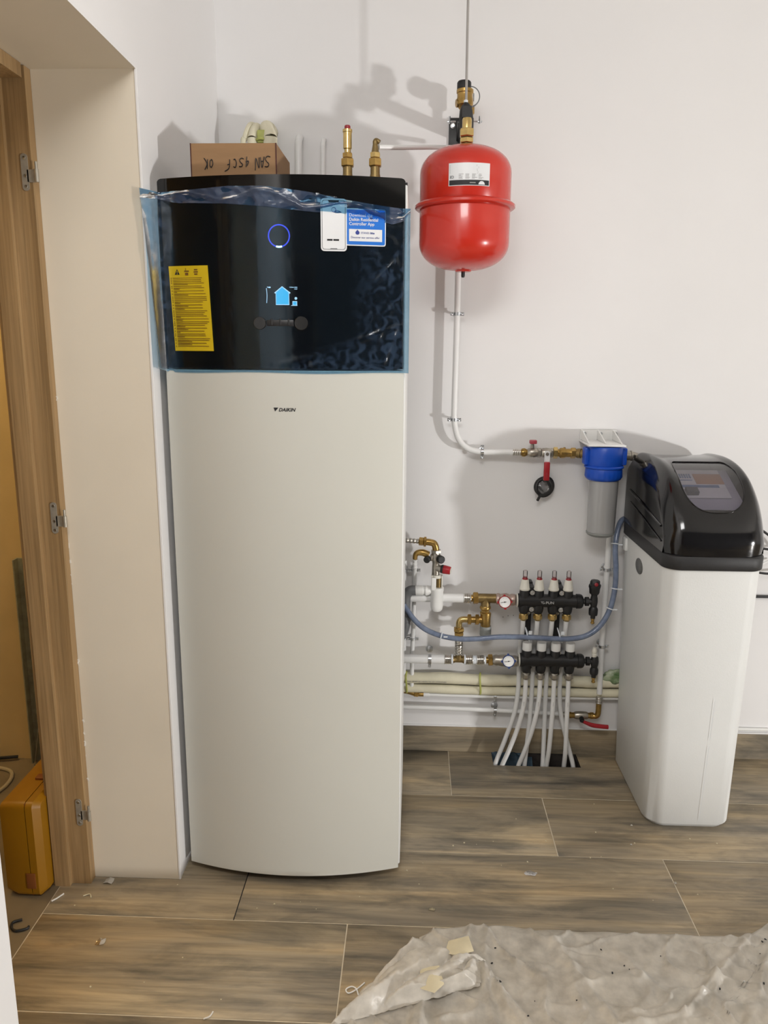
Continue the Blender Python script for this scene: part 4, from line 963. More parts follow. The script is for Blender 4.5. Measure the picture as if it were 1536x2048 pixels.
def winmask(u, v, want=False):
    """signed distance in metres (>0 outside); also the nearest contour point"""
    x, y = u * LH, v * SV; best = 9; bp = None; inside = False; n = len(WO)
    for k in range(n):
        ax, ay = WO[k][0] * LH, WO[k][1] * SV; bx, by = WO[(k + 1) % n][0] * LH, WO[(k + 1) % n][1] * SV
        if (ay > y) != (by > y) and x < (bx - ax) * (y - ay) / (by - ay) + ax: inside = not inside
        dx, dy = bx - ax, by - ay; L2 = dx * dx + dy * dy
        if L2 < 1e-12: continue
        q = max(0, min(1, ((x - ax) * dx + (y - ay) * dy) / L2)); d = math.hypot(x - ax - q * dx, y - ay - q * dy)
        if d < best: best = d; bp = ((ax + q * dx) / LH, (ay + q * dy) / SV)
    sd = -best if inside else best
    return (sd, bp) if want else sd
us = [-1 + 2 * i / NU for i in range(NU + 1)]
us = [.75 * u + .25 * math.sin(math.pi / 2 * u) for u in us]
vs_ = [j / NV for j in range(NV + 1)]
uv = [[(u, v) for u in us] for v in vs_]
for j in range(NV + 1):
    for i in range(NU + 1):
        u, v = uv[j][i]
        if abs(u) > .78 or not (.2 < v < .72): continue
        sd, bp = winmask(u, v, True)
        if abs(sd) < .0026: uv[j][i] = bp
def lid_mesh(cond, off):
    b = nb(); G = {}
    def vert(i, j):
        if (i, j) not in G: G[(i, j)] = b.verts.new(lid_point(uv[j][i][0], uv[j][i][1], off))
        return G[(i, j)]
    for j in range(NV):
        for i in range(NU):
            if not (abs(us[i]) < .8 and .15 < vs_[j] < .75):
                if cond(1): b.faces.new((vert(i, j), vert(i + 1, j), vert(i + 1, j + 1), vert(i, j + 1)))
                continue
            um = sum(uv[j + a][i + c][0] for a in (0, 1) for c in (0, 1)) / 4; vm = sum(uv[j + a][i + c][1] for a in (0, 1) for c in (0, 1)) / 4
            if cond(winmask(um, vm)): b.faces.new((vert(i, j), vert(i + 1, j), vert(i + 1, j + 1), vert(i, j + 1)))
    return b, G
b, G = lid_mesh(lambda m_: m_ > 0, 0)
# side walls down to the skirt
for i in (0, NU):
    prev = None
    for j in range(NV + 1):
        if (i, j) not in G: continue
        vt = G[(i, j)]; col = [vt]
        for k in range(1, 5): col.append(b.verts.new((vt.co.x, vt.co.y, vt.co.z + (.895 - vt.co.z) * k / 4)))
        if prev:
            for k in range(4):
                try: b.faces.new((prev[k], col[k], col[k + 1], prev[k + 1]))
                except ValueError: pass
        prev = col
# back wall
prev = None
for i in range(NU + 1):
    vt = G[(i, NV)]; col = [vt, b.verts.new((vt.co.x, -.034, .895))]
    if prev: b.faces.new((prev[0], col[0], col[1], prev[1]))
    prev = col
bmesh.ops.remove_doubles(b, verts=b.verts, dist=1e-5)
lid = add('lid', b, m_lid, t, ang=60)
b, G = lid_mesh(lambda m_: m_ < .0035, -.0015); add('window_pane', b, m_window, lid, ang=60)
# window rim
P = [lid_point(u_, v_, .0006) for u_, v_ in WO + WO[:1]]
b = nb(); tube(b, P, .0016, 6, n=1, smooth=False); add('window_rim', b, m_lid, lid)
# control head under the window
M0 = lid_point(.0, .50); Mx = Vector((1, 0, 0)); Mv = (lid_point(0, .62) - lid_point(0, .38)).normalized(); Mn = Mx.cross(Mv).normalized()
if Mn.z < 0: Mn = -Mn
def inplane(b, u0, u1, v0, v1, d, th=.001):
    A = [M0 + Mx * u + Mv * v - Mn * d for u, v in ((u0, v0), (u1, v0), (u1, v1), (u0, v1))]; B = [p + Mn * th for p in A]
    va = [b.verts.new(p) for p in A]; vb = [b.verts.new(p) for p in B]
    b.faces.new(va); b.faces.new(vb)
    for i in range(4): b.faces.new((va[i], va[(i + 1) % 4], vb[(i + 1) % 4], vb[i]))
b = nb(); inplane(b, -.088, .088, -.112, .090, .034, .002); tray = add('control_tray', b, m_cavity, t)
b = nb(); inplane(b, -.102, .060, -.060, .085, .0295, .001); lab_ = add('instruction_label', b, m_inlabel, tray)
b = nb(); inplane(b, -.022, .060, .010, .062, .0283); add('orange_print', b, m_orange, lab_)
b = nb(); inplane(b, -.090, .040, -.008, .004, .0283); add('blue_line_print', b, m_lightblue, lab_)
b = nb()
for k in range(9): inplane(b, -.092 + k * .0072, -.092 + k * .0072 + .0045, .040, .062, .0283)
inplane(b, -.090, -.030, .028, .031, .0283); add('logo_print', b, m_lightblue, lab_)
b = nb(); inplane(b, -.066, -.032, -.048, -.022, .030, .014); add('knob', b, m_greydrain, tray)
# moulded crease on the lid flank
b = nb(); tube(b, [(.7180, -.085, 1.012), (.7165, -.20, 1.000), (.7160, -.32, .983), (.7175, -.430, .968)], .0035, 8); add('flank_crease', b, m_lid, lid)
b = nb(); tube(b, [(.7180, -.10, .975), (.7165, -.25, .955), (.7170, -.44, .925)], .0018, 8); add('flank_crease', b, m_lid, lid)

# wires and cables right of the softener
rr = random.Random(8)
for k, (P, lab) in enumerate((
    ([(1.06, -.02, .86), (1.14, -.035, .885), (1.22, -.03, .845), (1.26, -.02, .79)], 'black cable looping highest at the right of the softener'),
    ([(1.04, -.02, .80), (1.13, -.035, .815), (1.24, -.03, .80), (1.33, -.012, .83)], 'black cable running sideways just right of the softener lid'),
    ([(1.05, -.02, .76), (1.16, -.035, .725), (1.25, -.03, .715), (1.31, -.012, .74)], 'black cable sagging lowest of the loops right of the softener'))):
    b = nb(); tube(b, P, .0042, 8); setp(add('cable', b, m_rubber, None), lab, 'cable')
b = nb(); box(b, 1.145, 1.30, -.014, -.004, .620, .628, bev=.001); setp(add('cable_strip', b, m_rubber, None), 'flat black cable strip lying level against the wall right of the softener', 'cable')
b = nb(); tube(b, [(1.12, -.02, .69), (1.155, -.03, .705), (1.19, -.03, .74), (1.24, -.012, .76)], .0035, 8); setp(add('cable', b, m_pipe, None), 'thin white cable behind the black ones right of the softener', 'cable')

# ------------------------------------------------------------------ pipe right of manifolds, blue hose
b = nb(); tube(b, [(.676, -.038, 1.09), (.673, -.038, .80), (.6715, -.040, .5), (.6745, -.042, .26)], .0100, 14)
setp(add('water_pipe', b, m_pipe, None), 'vertical white pipe from behind the blue filter down to the red-lever valve near the floor', 'pipe')
clip((.6710, -.040, .722), (0, 0, 1), .0100, 'metal clip on the vertical pipe, beside the blue hose')
clip((.6735, -.041, .440), (0, 0, 1), .0100, 'metal clip on the vertical pipe, beside the white bleed cap')
h = thing('blue_hose', 'blue transparent hose curving from the softener in front of the manifolds', 'hose', (.3, -.12, .49))
HP = [(.80, -.016, .915), (.745, -.018, .903), (.708, -.035, .890), (.688, -.065, .82), (.690, -.085, .74), (.690, -.090, .67), (.676, -.100, .600), (.645, -.112, .545), (.600, -.120, .510), (.545, -.122, .497), (.474, -.122, .496), (.40, -.122, .499), (.303, -.122, .498), (.23, -.122, .490), (.165, -.125, .489), (.10, -.125, .499), (.045, -.120, .520), (.005, -.112, .553), (-.030, -.10, .600)]
b = nb(); tube(b, HP, .0092, 14); add('hose_wall', b, m_hose, h)
b = nb(); tube(b, HP, .0048, 8); add('hose_bore', b, m_greycap if False else mat('hose_shade', (.26, .32, .45), .4, var=.05), h)
for i, p in ((3, 0), (5, 0), (6, 0), (15, 0)):
    q = Vector(HP[i]); d = (Vector(HP[i + 1]) - Vector(HP[i - 1])).normalized()
    b = nb(); torus(b, q, d, .0125, .0022, 18, 6); box(b, q.x + .008, q.x + .022, q.y - .012, q.y - .008, q.z - .002, q.z + .002, bev=.0006, seg=1); add('cable_tie', b, m_tie, h)
for xx in (.400, .510):
    b = nb(); torus(b, (xx, -.100, .500), (1, -.1, .35), .0260, .0018, 22, 6)
    box(b, xx - .001, xx + .010, -.132, -.126, .512, .524, bev=.001, seg=1); add('cable_tie', b, m_tie, h)

# ------------------------------------------------------------------ manifolds
MY = -.090
def brackets(x, lab):
    t = thing('manifold_bracket', lab, 'bracket', (x, -.03, .32), 'black brackets behind the manifolds')
    b = nb(); box(b, x - .011, x + .011, -.040, -.004, .345, .672, bev=.002); box(b, x - .011, x + .011, -.090, -.038, .645, .668, bev=.002); box(b, x - .011, x + .011, -.090, -.038, .348, .372, bev=.002)
    box(b, x - .009, x + .009, -.092, -.038, .578, .588, bev=.001); box(b, x - .009, x + .009, -.092, -.038, .440, .450, bev=.001); add('bracket_rail', b, m_blackplastic, t)
    b = nb(); lathe(b, (x - .001, -.040, .5600), (0, -1, 0), [(.0085, 0), (.0085, .002), (.0050, .003), (.0050, .006), (.002, .0045), (0, .0045)], 18); add('wall_bolt', b, m_nickel, t)
brackets(.4080, 'left black bracket behind the two manifolds'); brackets(.5080, 'right black bracket behind the two manifolds')
def manifold(name, x0, z, cols, label, upper):
    t = thing(name, label, 'manifold', ((x0 + .6) / 2, MY, z - .05))
    x1 = x0 + .222
    b = nb(); lathe(b, (x0, MY, z), (1, 0, 0), [(.0215, 0), (.0240, .002), (.0240, .010), (.0225, .014), (.0225, .198), (.0255, .200), (.0255, .212), (.0235, .218), (.0185, .222)], 26)
    for c in cols:
        lathe(b, (c, MY, z - .044), (0, 0, 1), [(.0140, 0), (.0165, .006), (.0185, .020), (.0185, .060), (.0170, .078), (.0160, .082)], 18)
    body = add('manifold_body', b, m_blackplastic, t)
    b = nb(); lathe(b, (x0 - .005, MY, z), (1, 0, 0), [(.0205, 0), (.0235, .0008), (.0235, .004), (.0205, .005)], 26); add('seal_ring', b, m_ivory, t)
    for bx in (.4080, .5080):
        for dz in (.030, -.030):
            b = nb(); lathe(b, (bx + .002, MY - .006, z + dz), (0, -1, 0), [(.0085, -.004), (.0085, .002), (.0045, .002), (.0045, .005), (.0015, .004), (0, .004)], 14); add('screw', b, m_zinc, t)
    for c in cols:
        if upper:
            b = nb(); lathe(b, (c, MY, z + .038), (0, 0, 1), [(.0165, 0), (.0180, .002), (.0180, .006), (.0165, .008), (.0125, .036), (.0115, .038)], 32, rfun=lambda i, h: 1 - (.07 if i % 4 == 0 and h > .008 else 0)); fm = add('flow_meter', b, m_ivory, t)
            b = nb(); lathe(b, (c, MY, z + .075), (0, 0, 1), [(.0095, 0), (.0095, .004), (.0060, .009)], 16); add('red_ring', b, m_redcap, fm)
            b = nb(); lathe(b, (c, MY, z + .079), (0, 0, 1), [(.0078, 0), (.0078, .016), (.0082, .018), (.0078, .020), (.0078, .026), (.0050, .0285), (0, .029)], 16); add('sight_glass', b, m_glass, fm)
        else:
            b = nb(); lathe(b, (c, MY, z + .036), (0, 0, 1), [(.0155, 0), (.0165, .003), (.0170, .024), (.0155, .030), (.0080, .032), (0, .032)], 36, rfun=lambda i, h: 1 - (.04 if i % 4 == 0 and .003 < h < .026 else 0)); add('valve_cap', b, m_plastic, t)
        b = nb(); lathe(b, (c, MY, z - .046), (0, 0, -1), [(.0125, 0), (.0135, .004)], 20); hexn(b, (c, MY, z - .050), (c, MY, z - .066), .0165, 8); lathe(b, (c, MY, z - .066), (0, 0, -1), [(.0125, 0), (.0105, .005)], 16); add('union_nut', b, m_brasslt if upper else m_nickel, t)
    # end set with vent and drain
    xe = x1 + .038
    b = nb(); lathe(b, (x1 - .002, MY, z), (1, 0, 0), [(.010, 0), (.010, .008), (.0165, .010), (.0165, .022), (.0105, .024), (.0105, .04)], 8)
    lathe(b, (xe, MY, z - .060), (0, 0, 1), [(.0080, 0), (.0080, .010), (.0145, .012), (.0155, .018), (.0155, .034), (.0105, .042), (.0120, .050), (.0130, .060), (.0120, .074), (.0100, .080), (.0120, .090)] if upper else [(.0080, 0), (.0080, .010), (.0130, .012), (.0145, .018), (.0145, .030), (.0105, .038), (.0130, .048), (.0140, .060), (.0120, .074), (.0100, .078)], 16)
    add('end_fitting', b, m_blackplastic, t)
    if upper:
        b = nb(); lathe(b, (xe, MY, z + .028), (0, 0, 1), [(.0150, 0), (.0175, .004), (.0190, .020), (.0210, .024), (.0210, .032), (.0170, .036), (.0170, .044), (.0145, .048), (0, .048)], 8); v_ = add('vent_cap', b, m_blackplastic, t)
        b = nb(); lathe(b, (xe, MY - .0165, z + .066), (0, -1, .3), [(.0065, 0), (.0065, .004), (.0045, .005), (0, .005)], 12); add('vent_button', b, m_redcap, v_)
    else:
        b = nb(); lathe(b, (xe - .003, MY, z + .017), (0, 0, 1), [(.0085, 0), (.0095, .002), (.0095, .010), (.0080, .012), (.0080, .014), (.0090, .016), (.0090, .024), (.0070, .028), (.0055, .034), (0, .034)], 14); add('vent_cap', b, m_ivory, t)
    b = nb(); lathe(b, (xe, MY, z - .060), (0, 0, -1), [(.0065, 0), (.0065, .006), (.0050, .008), (.0050, .013), (.0068, .015), (.0068, .018), (.0050, .020)], 14); add('hose_tail', b, m_brass, t)
    return t
UZ, LZ = .621, .403
UC_ = (.3840, .4330, .4830, .5320); LC_ = (.4020, .4520, .5010, .5510)
mu_ = manifold('heating_manifold', .3620, UZ, UC_, 'upper black heating manifold with four flow meters', True)
text('lettering', 'PUN', .0125, m_letter, mu_, (.4540, MY - .0236, UZ - .004), bold=.0002, xs=1.15, ext=.0004)
b = nb(); torus(b, (.4470, MY - .0234, UZ), (0, 1, 0), .0038, .0007, 16, 5, 0, 5.2); box(b, .4375, .4440, MY - .0240, MY - .0230, UZ + .003, UZ + .0044); box(b, .440, .4412, MY - .0240, MY - .0230, UZ - .002, UZ + .004); box(b, .446, .4520, MY - .0240, MY - .0230, UZ - .0015, UZ - .0003); add('logo_mark', b, m_letter, mu_)
manifold('heating_manifold', .3780, LZ, LC_, 'lower black heating manifold with four white caps', False)
front_end = [(.332, -.104), (.391, -.102), (.492, -.098), (.555, -.095)]
back_end = [(.310, -.100), (.414, -.096), (.479, -.094), (.587, -.090)]
ordn = ['first', 'second', 'third', 'fourth']
for k in range(4):
    x = LC_[k]; ex, ey = front_end[k]; sx_ = (x - ex)
    b = nb(); tube(b, [(x, MY, LZ - .062), (x + .001, MY, LZ - .10), (x + .001 - sx_ * .05, MY - .004, .24), (x - sx_ * .28, MY - .010, .155), (x - sx_ * .68, MY - .010, .065), (ex, ey + .012, -.004), (ex - sx_ * .12, ey + .02, -.05)], .0082, 12)
    pp = add('heating_pipe', b, m_pipe, None); setp(pp, f'white heating pipe dropping from the {ordn[k]} outlet of the lower manifold', 'pipe', 'heating pipes below the manifolds')
    b = nb(); 
    for q in range(4): box(b, x - .0006 - sx_ * .06, x + .0008 - sx_ * .06, MY - .0125, MY - .0120, .232 + q * .005, .235 + q * .005)
    add('printed_marks', b, m_greyprint, pp)
for k in range(4):
    x = UC_[k]; ex, ey = back_end[k]; sx_ = x - ex
    b = nb(); tube(b, [(x, MY, UZ - .068), (x, -.080, .50), (x, -.050, .44), (x, -.042, .36), (x, -.045, .27), (x - sx_ * .15, -.052, .18), (x - sx_ * .6, -.070, .08), (ex, -.082, .0), (ex - sx_ * .1, -.080, -.05)], .0082, 12)
    setp(add('heating_pipe', b, m_pipe, None), f'white heating pipe dropping from the {ordn[k]} outlet of the upper manifold', 'pipe', 'heating pipes below the manifolds')
b = nb(); nx, ny = 22, 8; g = [[b.verts.new((.302 + .150 * i / nx, -.006 - .05 * j / ny, .004 - .045 * (j / ny) + .010 * noise.noise(Vector((i * .5, j * .6, 2))) - (.02 if i > 17 else 0))) for i in range(nx + 1)] for j in range(ny + 1)]
for j in range(ny):
    for i in range(nx): b.faces.new((g[j][i], g[j][i + 1], g[j + 1][i + 1], g[j + 1][i]))
r_ = bmesh.ops.solidify(b, geom=list(b.faces), thickness=.001)
setp(add('foil_scrap', b, m_bluesheet, None), 'crumpled blue plastic foil in the floor opening under the pipes', 'foil')

# gauge helper
def gauge(parent, c, rim, r=.0210, tilt=0.25):
    c = Vector(c); ax = Vector((-.12, -1, tilt)).normalized()
    b = nb(); lathe(b, c, ax, [(r * .95, -.006), (r, -.004), (r * 1.02, .002), (r * .90, .004), (r * .86, .003)], 28)
    a, u, w = frame(ax)
    for k in range(4):
        t_ = math.pi / 2 * k + .1; q = c + (u * math.cos(t_) + w * math.sin(t_)) * r * 1.05; lathe(b, q, ax, [(r * .22, -.004), (r * .22, .002)], 6)
    g_ = add('thermometer', b, rim, parent)
    b = nb(); lathe(b, c + ax * .0028, ax, [(r * .88, 0), (r * .88, .0006), (0, .0006)], 28); add('dial', b, m_dial, g_)
    b = nb()
    for k in range(13):
        t_ = math.pi * (.75 + 1.5 * k / 12); d = Vector((math.cos(t_ * 1 - math.pi / 2), 0, math.sin(t_ - math.pi / 2)))
        d = Vector((math.sin(math.pi * (-.75 + 1.5 * k / 12)), 0, math.cos(math.pi * (-.75 + 1.5 * k / 12)))); q = c + ax * .0038 + d * r * .70; q.y = (c + ax * .0038).y + (d.z * r * .7) * (ax.z / -ax.y) * -1 * -1
        box(b, q.x - .0005, q.x + .0005, q.y - .0007, q.y + .0003, q.z - .0008, q.z + .0008)
    q = c + ax * .0042; tube(b, [q + V(-.0135, -.0003, -.0020), q + V(.006, -.0003, .0010)], .0007, 5, smooth=False); lathe(b, q, ax, [(.0022, 0), (.0015, .0008), (0, .001)], 10)
    add('scale', b, m_ink, g_)

# ------------------------------------------------------------------ supply run (upper)
SY = -.070
b = nb(); cyl(b, (-.30, SY, .6170), (.1850, SY, .6180), .0155, 18); setp(add('supply_pipe', b, m_pipe, None), 'white supply pipe ending at the brass tee of the upper manifold', 'pipe')
t = thing('mixing_unit', 'brass tee and thermostatic mixing valve with a grey cap between the manifolds', 'valve', (.25, SY, .5))
b = nb(); sleeve(b, (.1780, SY, .618), (.2030, SY, .618), .0175); add('press_sleeve', b, m_steel, t)
b = nb(); lathe(b, (.203, SY, .6185), (1, 0, 0), [(.0125, 0), (.0125, .006)], 18); hexn(b, (.2100, SY, .6185), (.2280, SY, .619), .0215); add('union_nut', b, m_brass, t)
b = nb(); lathe(b, (.228, SY, .6190), (1, 0, 0), [(.0165, 0), (.0165, .062)], 20); cyl(b, (.2540, SY, .619), (.2540, SY, .590), .0165, 20); add('tee', b, m_brassdull, t)
b = nb(); lathe(b, (.2540, SY, .5920), (0, 0, -1), [(.0175, 0), (.0195, .004), (.0195, .010), (.0150, .014), (.0150, .022), (.0185, .024), (.0185, .028)], 10); add('coupling', b, m_brass, t)
b = nb(); lathe(b, (.2560, SY, .5660), (0, 0, -1), [(.0185, 0), (.0190, .004), (.0175, .020), (.0175, .044), (.0160, .050)], 20); cyl(b, (.256, SY, .540), (.228, SY, .540), .0125, 18); add('valve_body', b, m_brass, t)
b = nb(); lathe(b, (.2570, SY, .5180), (0, 0, -1), [(.0190, 0), (.0200, .004), (.0200, .032), (.0180, .036), (0, .036)], 24); add('grey_cap', b, m_greycap, t)
b = nb(); hexn(b, (.2200, SY, .5400), (.2330, SY, .540), .0195); hexn(b, (.1930, SY, .540), (.2060, SY, .540), .0195); cyl(b, (.206, SY, .540), (.22, SY, .540), .0115); add('union_nuts', b, m_brass, t)
b = nb(); tube(b, [(.194, SY, .540), (.180, SY, .540), (.170, SY, .5375), (.1650, SY, .530), (.1640, SY, .518), (.1640, SY, .506)], .0110, 16); add('elbow', b, m_brasslt, t)
b = nb(); hexn(b, (.1640, SY, .5090), (.1640, SY, .4960), .0195); hexn(b, (.1640, SY, .4950), (.1650, SY, .4820), .0175); add('end_nut', b, m_brass, t)
b = nb(); sleeve(b, (.1650, SY, .4800), (.1655, SY, .4480), .0145); sleeve(b, (.1655, SY, .4460), (.1660, SY, .4100), .0145); add('press_sleeve', b, m_steel, t)
t = thing('isolating_valve', 'nickel isolating valve with a red-rimmed thermometer, left of the upper manifold', 'valve', (.32, MY, .6))
b = nb(); lathe(b, (.2900, SY - .005, .6195), (1, -.12, 0), [(.0180, 0), (.0200, .003), (.0200, .010), (.0175, .014), (.0210, .026), (.0210, .036), (.0180, .046), (.0205, .050), (.0205, .062), (.0180, .066)], 22); add('valve_body', b, m_nickelpink, t)
gauge(t, (.3150, MY - .026, .6220), m_redrim)
# return run (lower)
b = nb(); cyl(b, (-.30, SY, .3880), (.1210, SY, .3900), .0160, 18); setp(add('return_pipe', b, m_pipe, None), 'thick white return pipe left of the lower manifold, held by one clip', 'pipe')
saddle((.0640, SY, .3890), .0160, 'metal clip on the thick white return pipe')
t = thing('return_fittings', 'steel press sleeves and brass tee in the return line left of the blue-rimmed thermometer', 'fitting', (.2, SY, .37))
z = .3905
for a, c in ((.1160, .1400), (.1900, .2160), (.2300, .2560)):
    b = nb(); sleeve(b, (a, SY, z), (c, SY, z + .0005), .0175); add('press_sleeve', b, m_steel, t)
b = nb(); cyl(b, (.1400, SY, z), (.1460, SY, z), .0185); cyl(b, (.1850, SY, z), (.1900, SY, z), .0185); cyl(b, (.2160, SY, z), (.2300, SY, z), .0150); cyl(b, (.256, SY, z), (.262, SY, z), .015); add('collar', b, m_tie, t)
b = nb(); lathe(b, (.1460, SY, z), (1, 0, 0), [(.0145, 0), (.0110, .008), (.0110, .031), (.0145, .039)], 18); cyl(b, (.1660, SY, z), (.1660, SY, z + .020), .0120); add('tee', b, m_brassdull, t)
b = nb(); lathe(b, (.262, SY, z), (1, 0, 0), [(.0120, 0), (.0120, .008)], 18); hexn(b, (.2700, SY, z), (.2860, SY, z + .001), .0215); add('union_nut', b, m_brass, t)
t = thing('isolating_valve', 'nickel isolating valve with a blue-rimmed thermometer, left of the lower manifold', 'valve', (.33, MY, .38))
b = nb(); lathe(b, (.2860, SY - .003, .3925), (1, -.15, .03), [(.0150, 0), (.0180, .004), (.0200, .012), (.0185, .020), (.0215, .034), (.0215, .046), (.0185, .056), (.0205, .062), (.0205, .078), (.0180, .086)], 22); add('valve_body', b, m_nickel, t)
gauge(t, (.3360, MY - .028, .4080), m_bluerim)

# ------------------------------------------------------------------ safety group at the left
t = thing('boiler_safety_group', 'nickel safety group with red knob, black caps and white tundish beside the heat pump unit', 'valve', (.08, -.09, .57))
GY = -.085
b = nb(); pr = []
for k in range(17): pr.append((.0072 + (.0022 if k % 2 else 0), k * .0060))
lathe(b, (-.075, GY, .8300), (1, 0, -.07), pr, 16); add('corrugated_hose', b, m_steel, t)
b = nb(); hexn(b, (.0190, GY, .8235), (.0350, GY, .8220), .0145); hexn(b, (.0350, GY, .8220), (.0440, GY, .8215), .0175); tube(b, [(.044, GY, .8215), (.058, GY, .820), (.070, GY, .8160), (.0760, GY, .804), (.0770, GY, .790)], .0118, 16); add('elbow', b, m_brass, t)
b = nb(); hexn(b, (.0775, GY, .7950), (.0780, GY, .7830), .0185); lathe(b, (.0780, GY, .7850), (0, 0, -1), [(.0150, 0), (.0150, .006), (.0170, .010), (.0170, .026), (.0135, .032), (.0120, .040), (.0130, .056), (.0130, .078)], 20); cyl(b, (.0780, GY, .7650), (.0600, GY - .004, .7680), .0125); cyl(b, (.078, GY, .7310), (.0980, GY - .010, .7300), .0130); add('valve_body', b, m_nickel, t)
b = nb(); tube(b, [(.052, GY, .7750), (.035, GY, .7830), (.018, GY, .7830), (.0085, GY, .7760), (.0060, GY, .7600)], .0105, 14, rf=lambda s: 1.25 - .5 * s); add('inlet_bend', b, m_brass, t)
for p, ax, r in (((.0500, GY - .010, .7650), (-.3, -1, -.1), .0115), ((.0900, GY - .012, .7655), (.5, -1, 0), .0135)):
    b = nb(); lathe(b, p, ax, [(r, 0), (r, .014), (r * .8, .016), (0, .016)], 20); add('black_cap', b, m_rubber, t)
b = nb(); lathe(b, (.0960, GY - .010, .7300), (1, -.25, -.12), [(.0140, 0), (.0150, .004), (.0150, .008)], 24); add('knob_collar', b, m_rubber, t)
b = nb(); lathe(b, (.1035, GY - .012, .7290), (1, -.25, -.12), [(.0145, 0), (.0155, .002), (.0135, .024), (.0120, .026)], 28, rfun=lambda i, h: 1 - (.03 if i % 4 == 0 else 0)); kn = add('red_knob', b, m_redgrip, t)
b = nb(); lathe(b, (.1285, GY - .0185, .7260), (1, -.25, -.12), [(.0115, 0), (.0115, .0012), (0, .0014)], 24); add('knob_face', b, m_ivory, kn)
b = nb(); lathe(b, (.0820, GY, .7060), (0, 0, -1), [(.0150, 0), (.0175, .004), (.0175, .010), (.0120, .012)], 20); box(b, .0640, .0680, GY - .012, GY + .012, .655, .705, bev=.001); box(b, .0980, .1020, GY - .012, GY + .012, .655, .705, bev=.001); add('tundish_cup', b, m_ivory, t)
b = nb(); cyl(b, (.0880, GY, .7000), (.0880, GY, .6520), .0110); add('nozzle', b, m_brassdull, t)
b = nb(); lathe(b, (.0840, GY, .6620), (0, 0, -1), [(.0180, 0), (.0235, .001), (.0235, .012), (.0220, .016), (.0220, .068), (.0200, .080), (.0150, .086), (0, .088)], 28); box(b, .0640, .0800, GY - .022, GY - .016, .655, .700, bev=.002); add('siphon_body', b, m_plastic, t)
b = nb(); lathe(b, (.0640, GY, .6480), (-1, 0, 0), [(.0100, -.004), (.0120, .002), (.0170, .012), (.0175, .020), (.0140, .021), (.0140, .028), (.0165, .029), (.0165, .054), (.0155, .056)], 22); add('side_outlet', b, m_plastic, t)
b = nb(); tube(b, [(.0100, GY, .6480), (-.0080, GY, .6460), (-.0200, GY, .6340), (-.0240, GY, .6150), (-.0240, GY, .5700), (-.0240, GY, .5500)], .0175, 18); lathe(b, (-.0240, GY, .5560), (0, 0, -1), [(.0200, 0), (.0200, .020), (.0175, .022)], 20); tube(b, [(-.0240, GY, .54), (-.0250, GY, .5150), (-.0380, GY, .4800), (-.0650, GY, .4600), (-.10, GY, .452)], .0172, 18)
setp(add('drain_pipe', b, m_greydrain, None), 'dark grey drain elbow and pipe at the edge of the heat pump unit', 'pipe')
b = nb(); lathe(b, (.0060, GY, .760), (0, .25, -1), [(.0095, 0), (.0095, .004), (.0070, .006), (.0070, .014), (.0085, .016), (.0085, .024), (.0070, .026), (.0070, .034)], 14)
tube(b, [(.0060, GY + .009, .728), (.0055, -.055, .70), (.0050, -.036, .65), (.0050, -.032, .55), (.0020, -.032, .40), (.0010, -.032, .25)], .0078, 12)
setp(add('thin_pipe', b, m_pipe, None), 'thin vertical white pipe dropping from the safety group beside the heat pump unit', 'pipe')
b = nb(); tube(b, [(-.030, -.032, .74), (-.029, -.032, .5), (-.028, -.032, .25)], .0078, 12)
setp(add('thin_pipe', b, m_pipe, None), 'thin vertical white pipe half hidden at the very edge of the heat pump unit', 'pipe')
clip((.0052, -.034, .706), (0, 0, 1), .0078, 'metal clip on the thin pipe, level with the red knob')
clip((.0030, -.032, .4500), (0, 0, 1), .0078, 'metal clip on the thin pipe, under the blue hose')
clip((-.0300, -.032, .706), (0, 0, 1), .0078, 'upper metal clip half hidden at the edge of the heat pump unit')
clip((-.0290, -.032, .4500), (0, 0, 1), .0078, 'lower metal clip half hidden at the edge of the heat pump unit')

# ------------------------------------------------------------------ insulated pipes and the low pipes
def wavy(x, a, s): return a * noise.noise(Vector((x * 5, s, 0)))
for z, r, s, lab in ((.2970, .0200, 1, 'upper cream insulated pipe along the wall below the manifolds'), (.2580, .0165, 7, 'lower cream insulated pipe along the wall below the manifolds')):
    P = [(x, -.026 - .001 * s * 0, z + wavy(x, .006, s) - (.004 if s == 7 else 0) * math.sin(x * 4)) for x in [-.25 + i * .09 for i in range(13)]]
    b = nb(); tube(b, P, r, 16, n=4, rf=lambda q: 1 + .04 * math.sin(q * 40)); ip = add('insulated_pipe', b, m_insul, None); setp(ip, lab, 'pipe')
    if s == 1:
        text('printed_text', 'FLEX  09-MM  BS L 3DC0-4 EA  CE I  EUROCLASS', .0070, m_greyprint, ip, (-.015, -.0470, .2895), xs=.95)
for xx, lab in ((.2480, 'green tie round the insulated pipes left of the manifold pipes'), (-.018, 'green tie round the insulated pipes at the edge of the heat pump unit'), (.4850, 'green tie round the insulated pipes between the manifold pipes')):
    b = nb(); P = [(xx + .002 * math.sin(a_ * 2), -.026 + .0245 * math.cos(a_) * .92, .280 + .0400 * math.sin(a_)) for a_ in [i * math.pi / 8 for i in range(17)]]
    tube(b, P, .0035, 6, n=2); setp(add('tie', b, m_green, None), lab, 'tape', 'green ties on the insulated pipes')
b = nb(); r_ = bmesh.ops.create_icosphere(b, subdivisions=4, radius=1)
for v in b.verts:
    n_ = 1 + .35 * noise.noise(v.co * 2.2 + V(3, 1, 2)); v.co = Vector((.735 + v.co.x * .048 * n_, -.030 + v.co.y * .020 * n_, .318 + v.co.z * .030 * n_))
setp(add('plastic_bag', b, m_bag, None, ang=180), 'crumpled green and white plastic wrap on the insulated pipes behind the softener', 'bag')
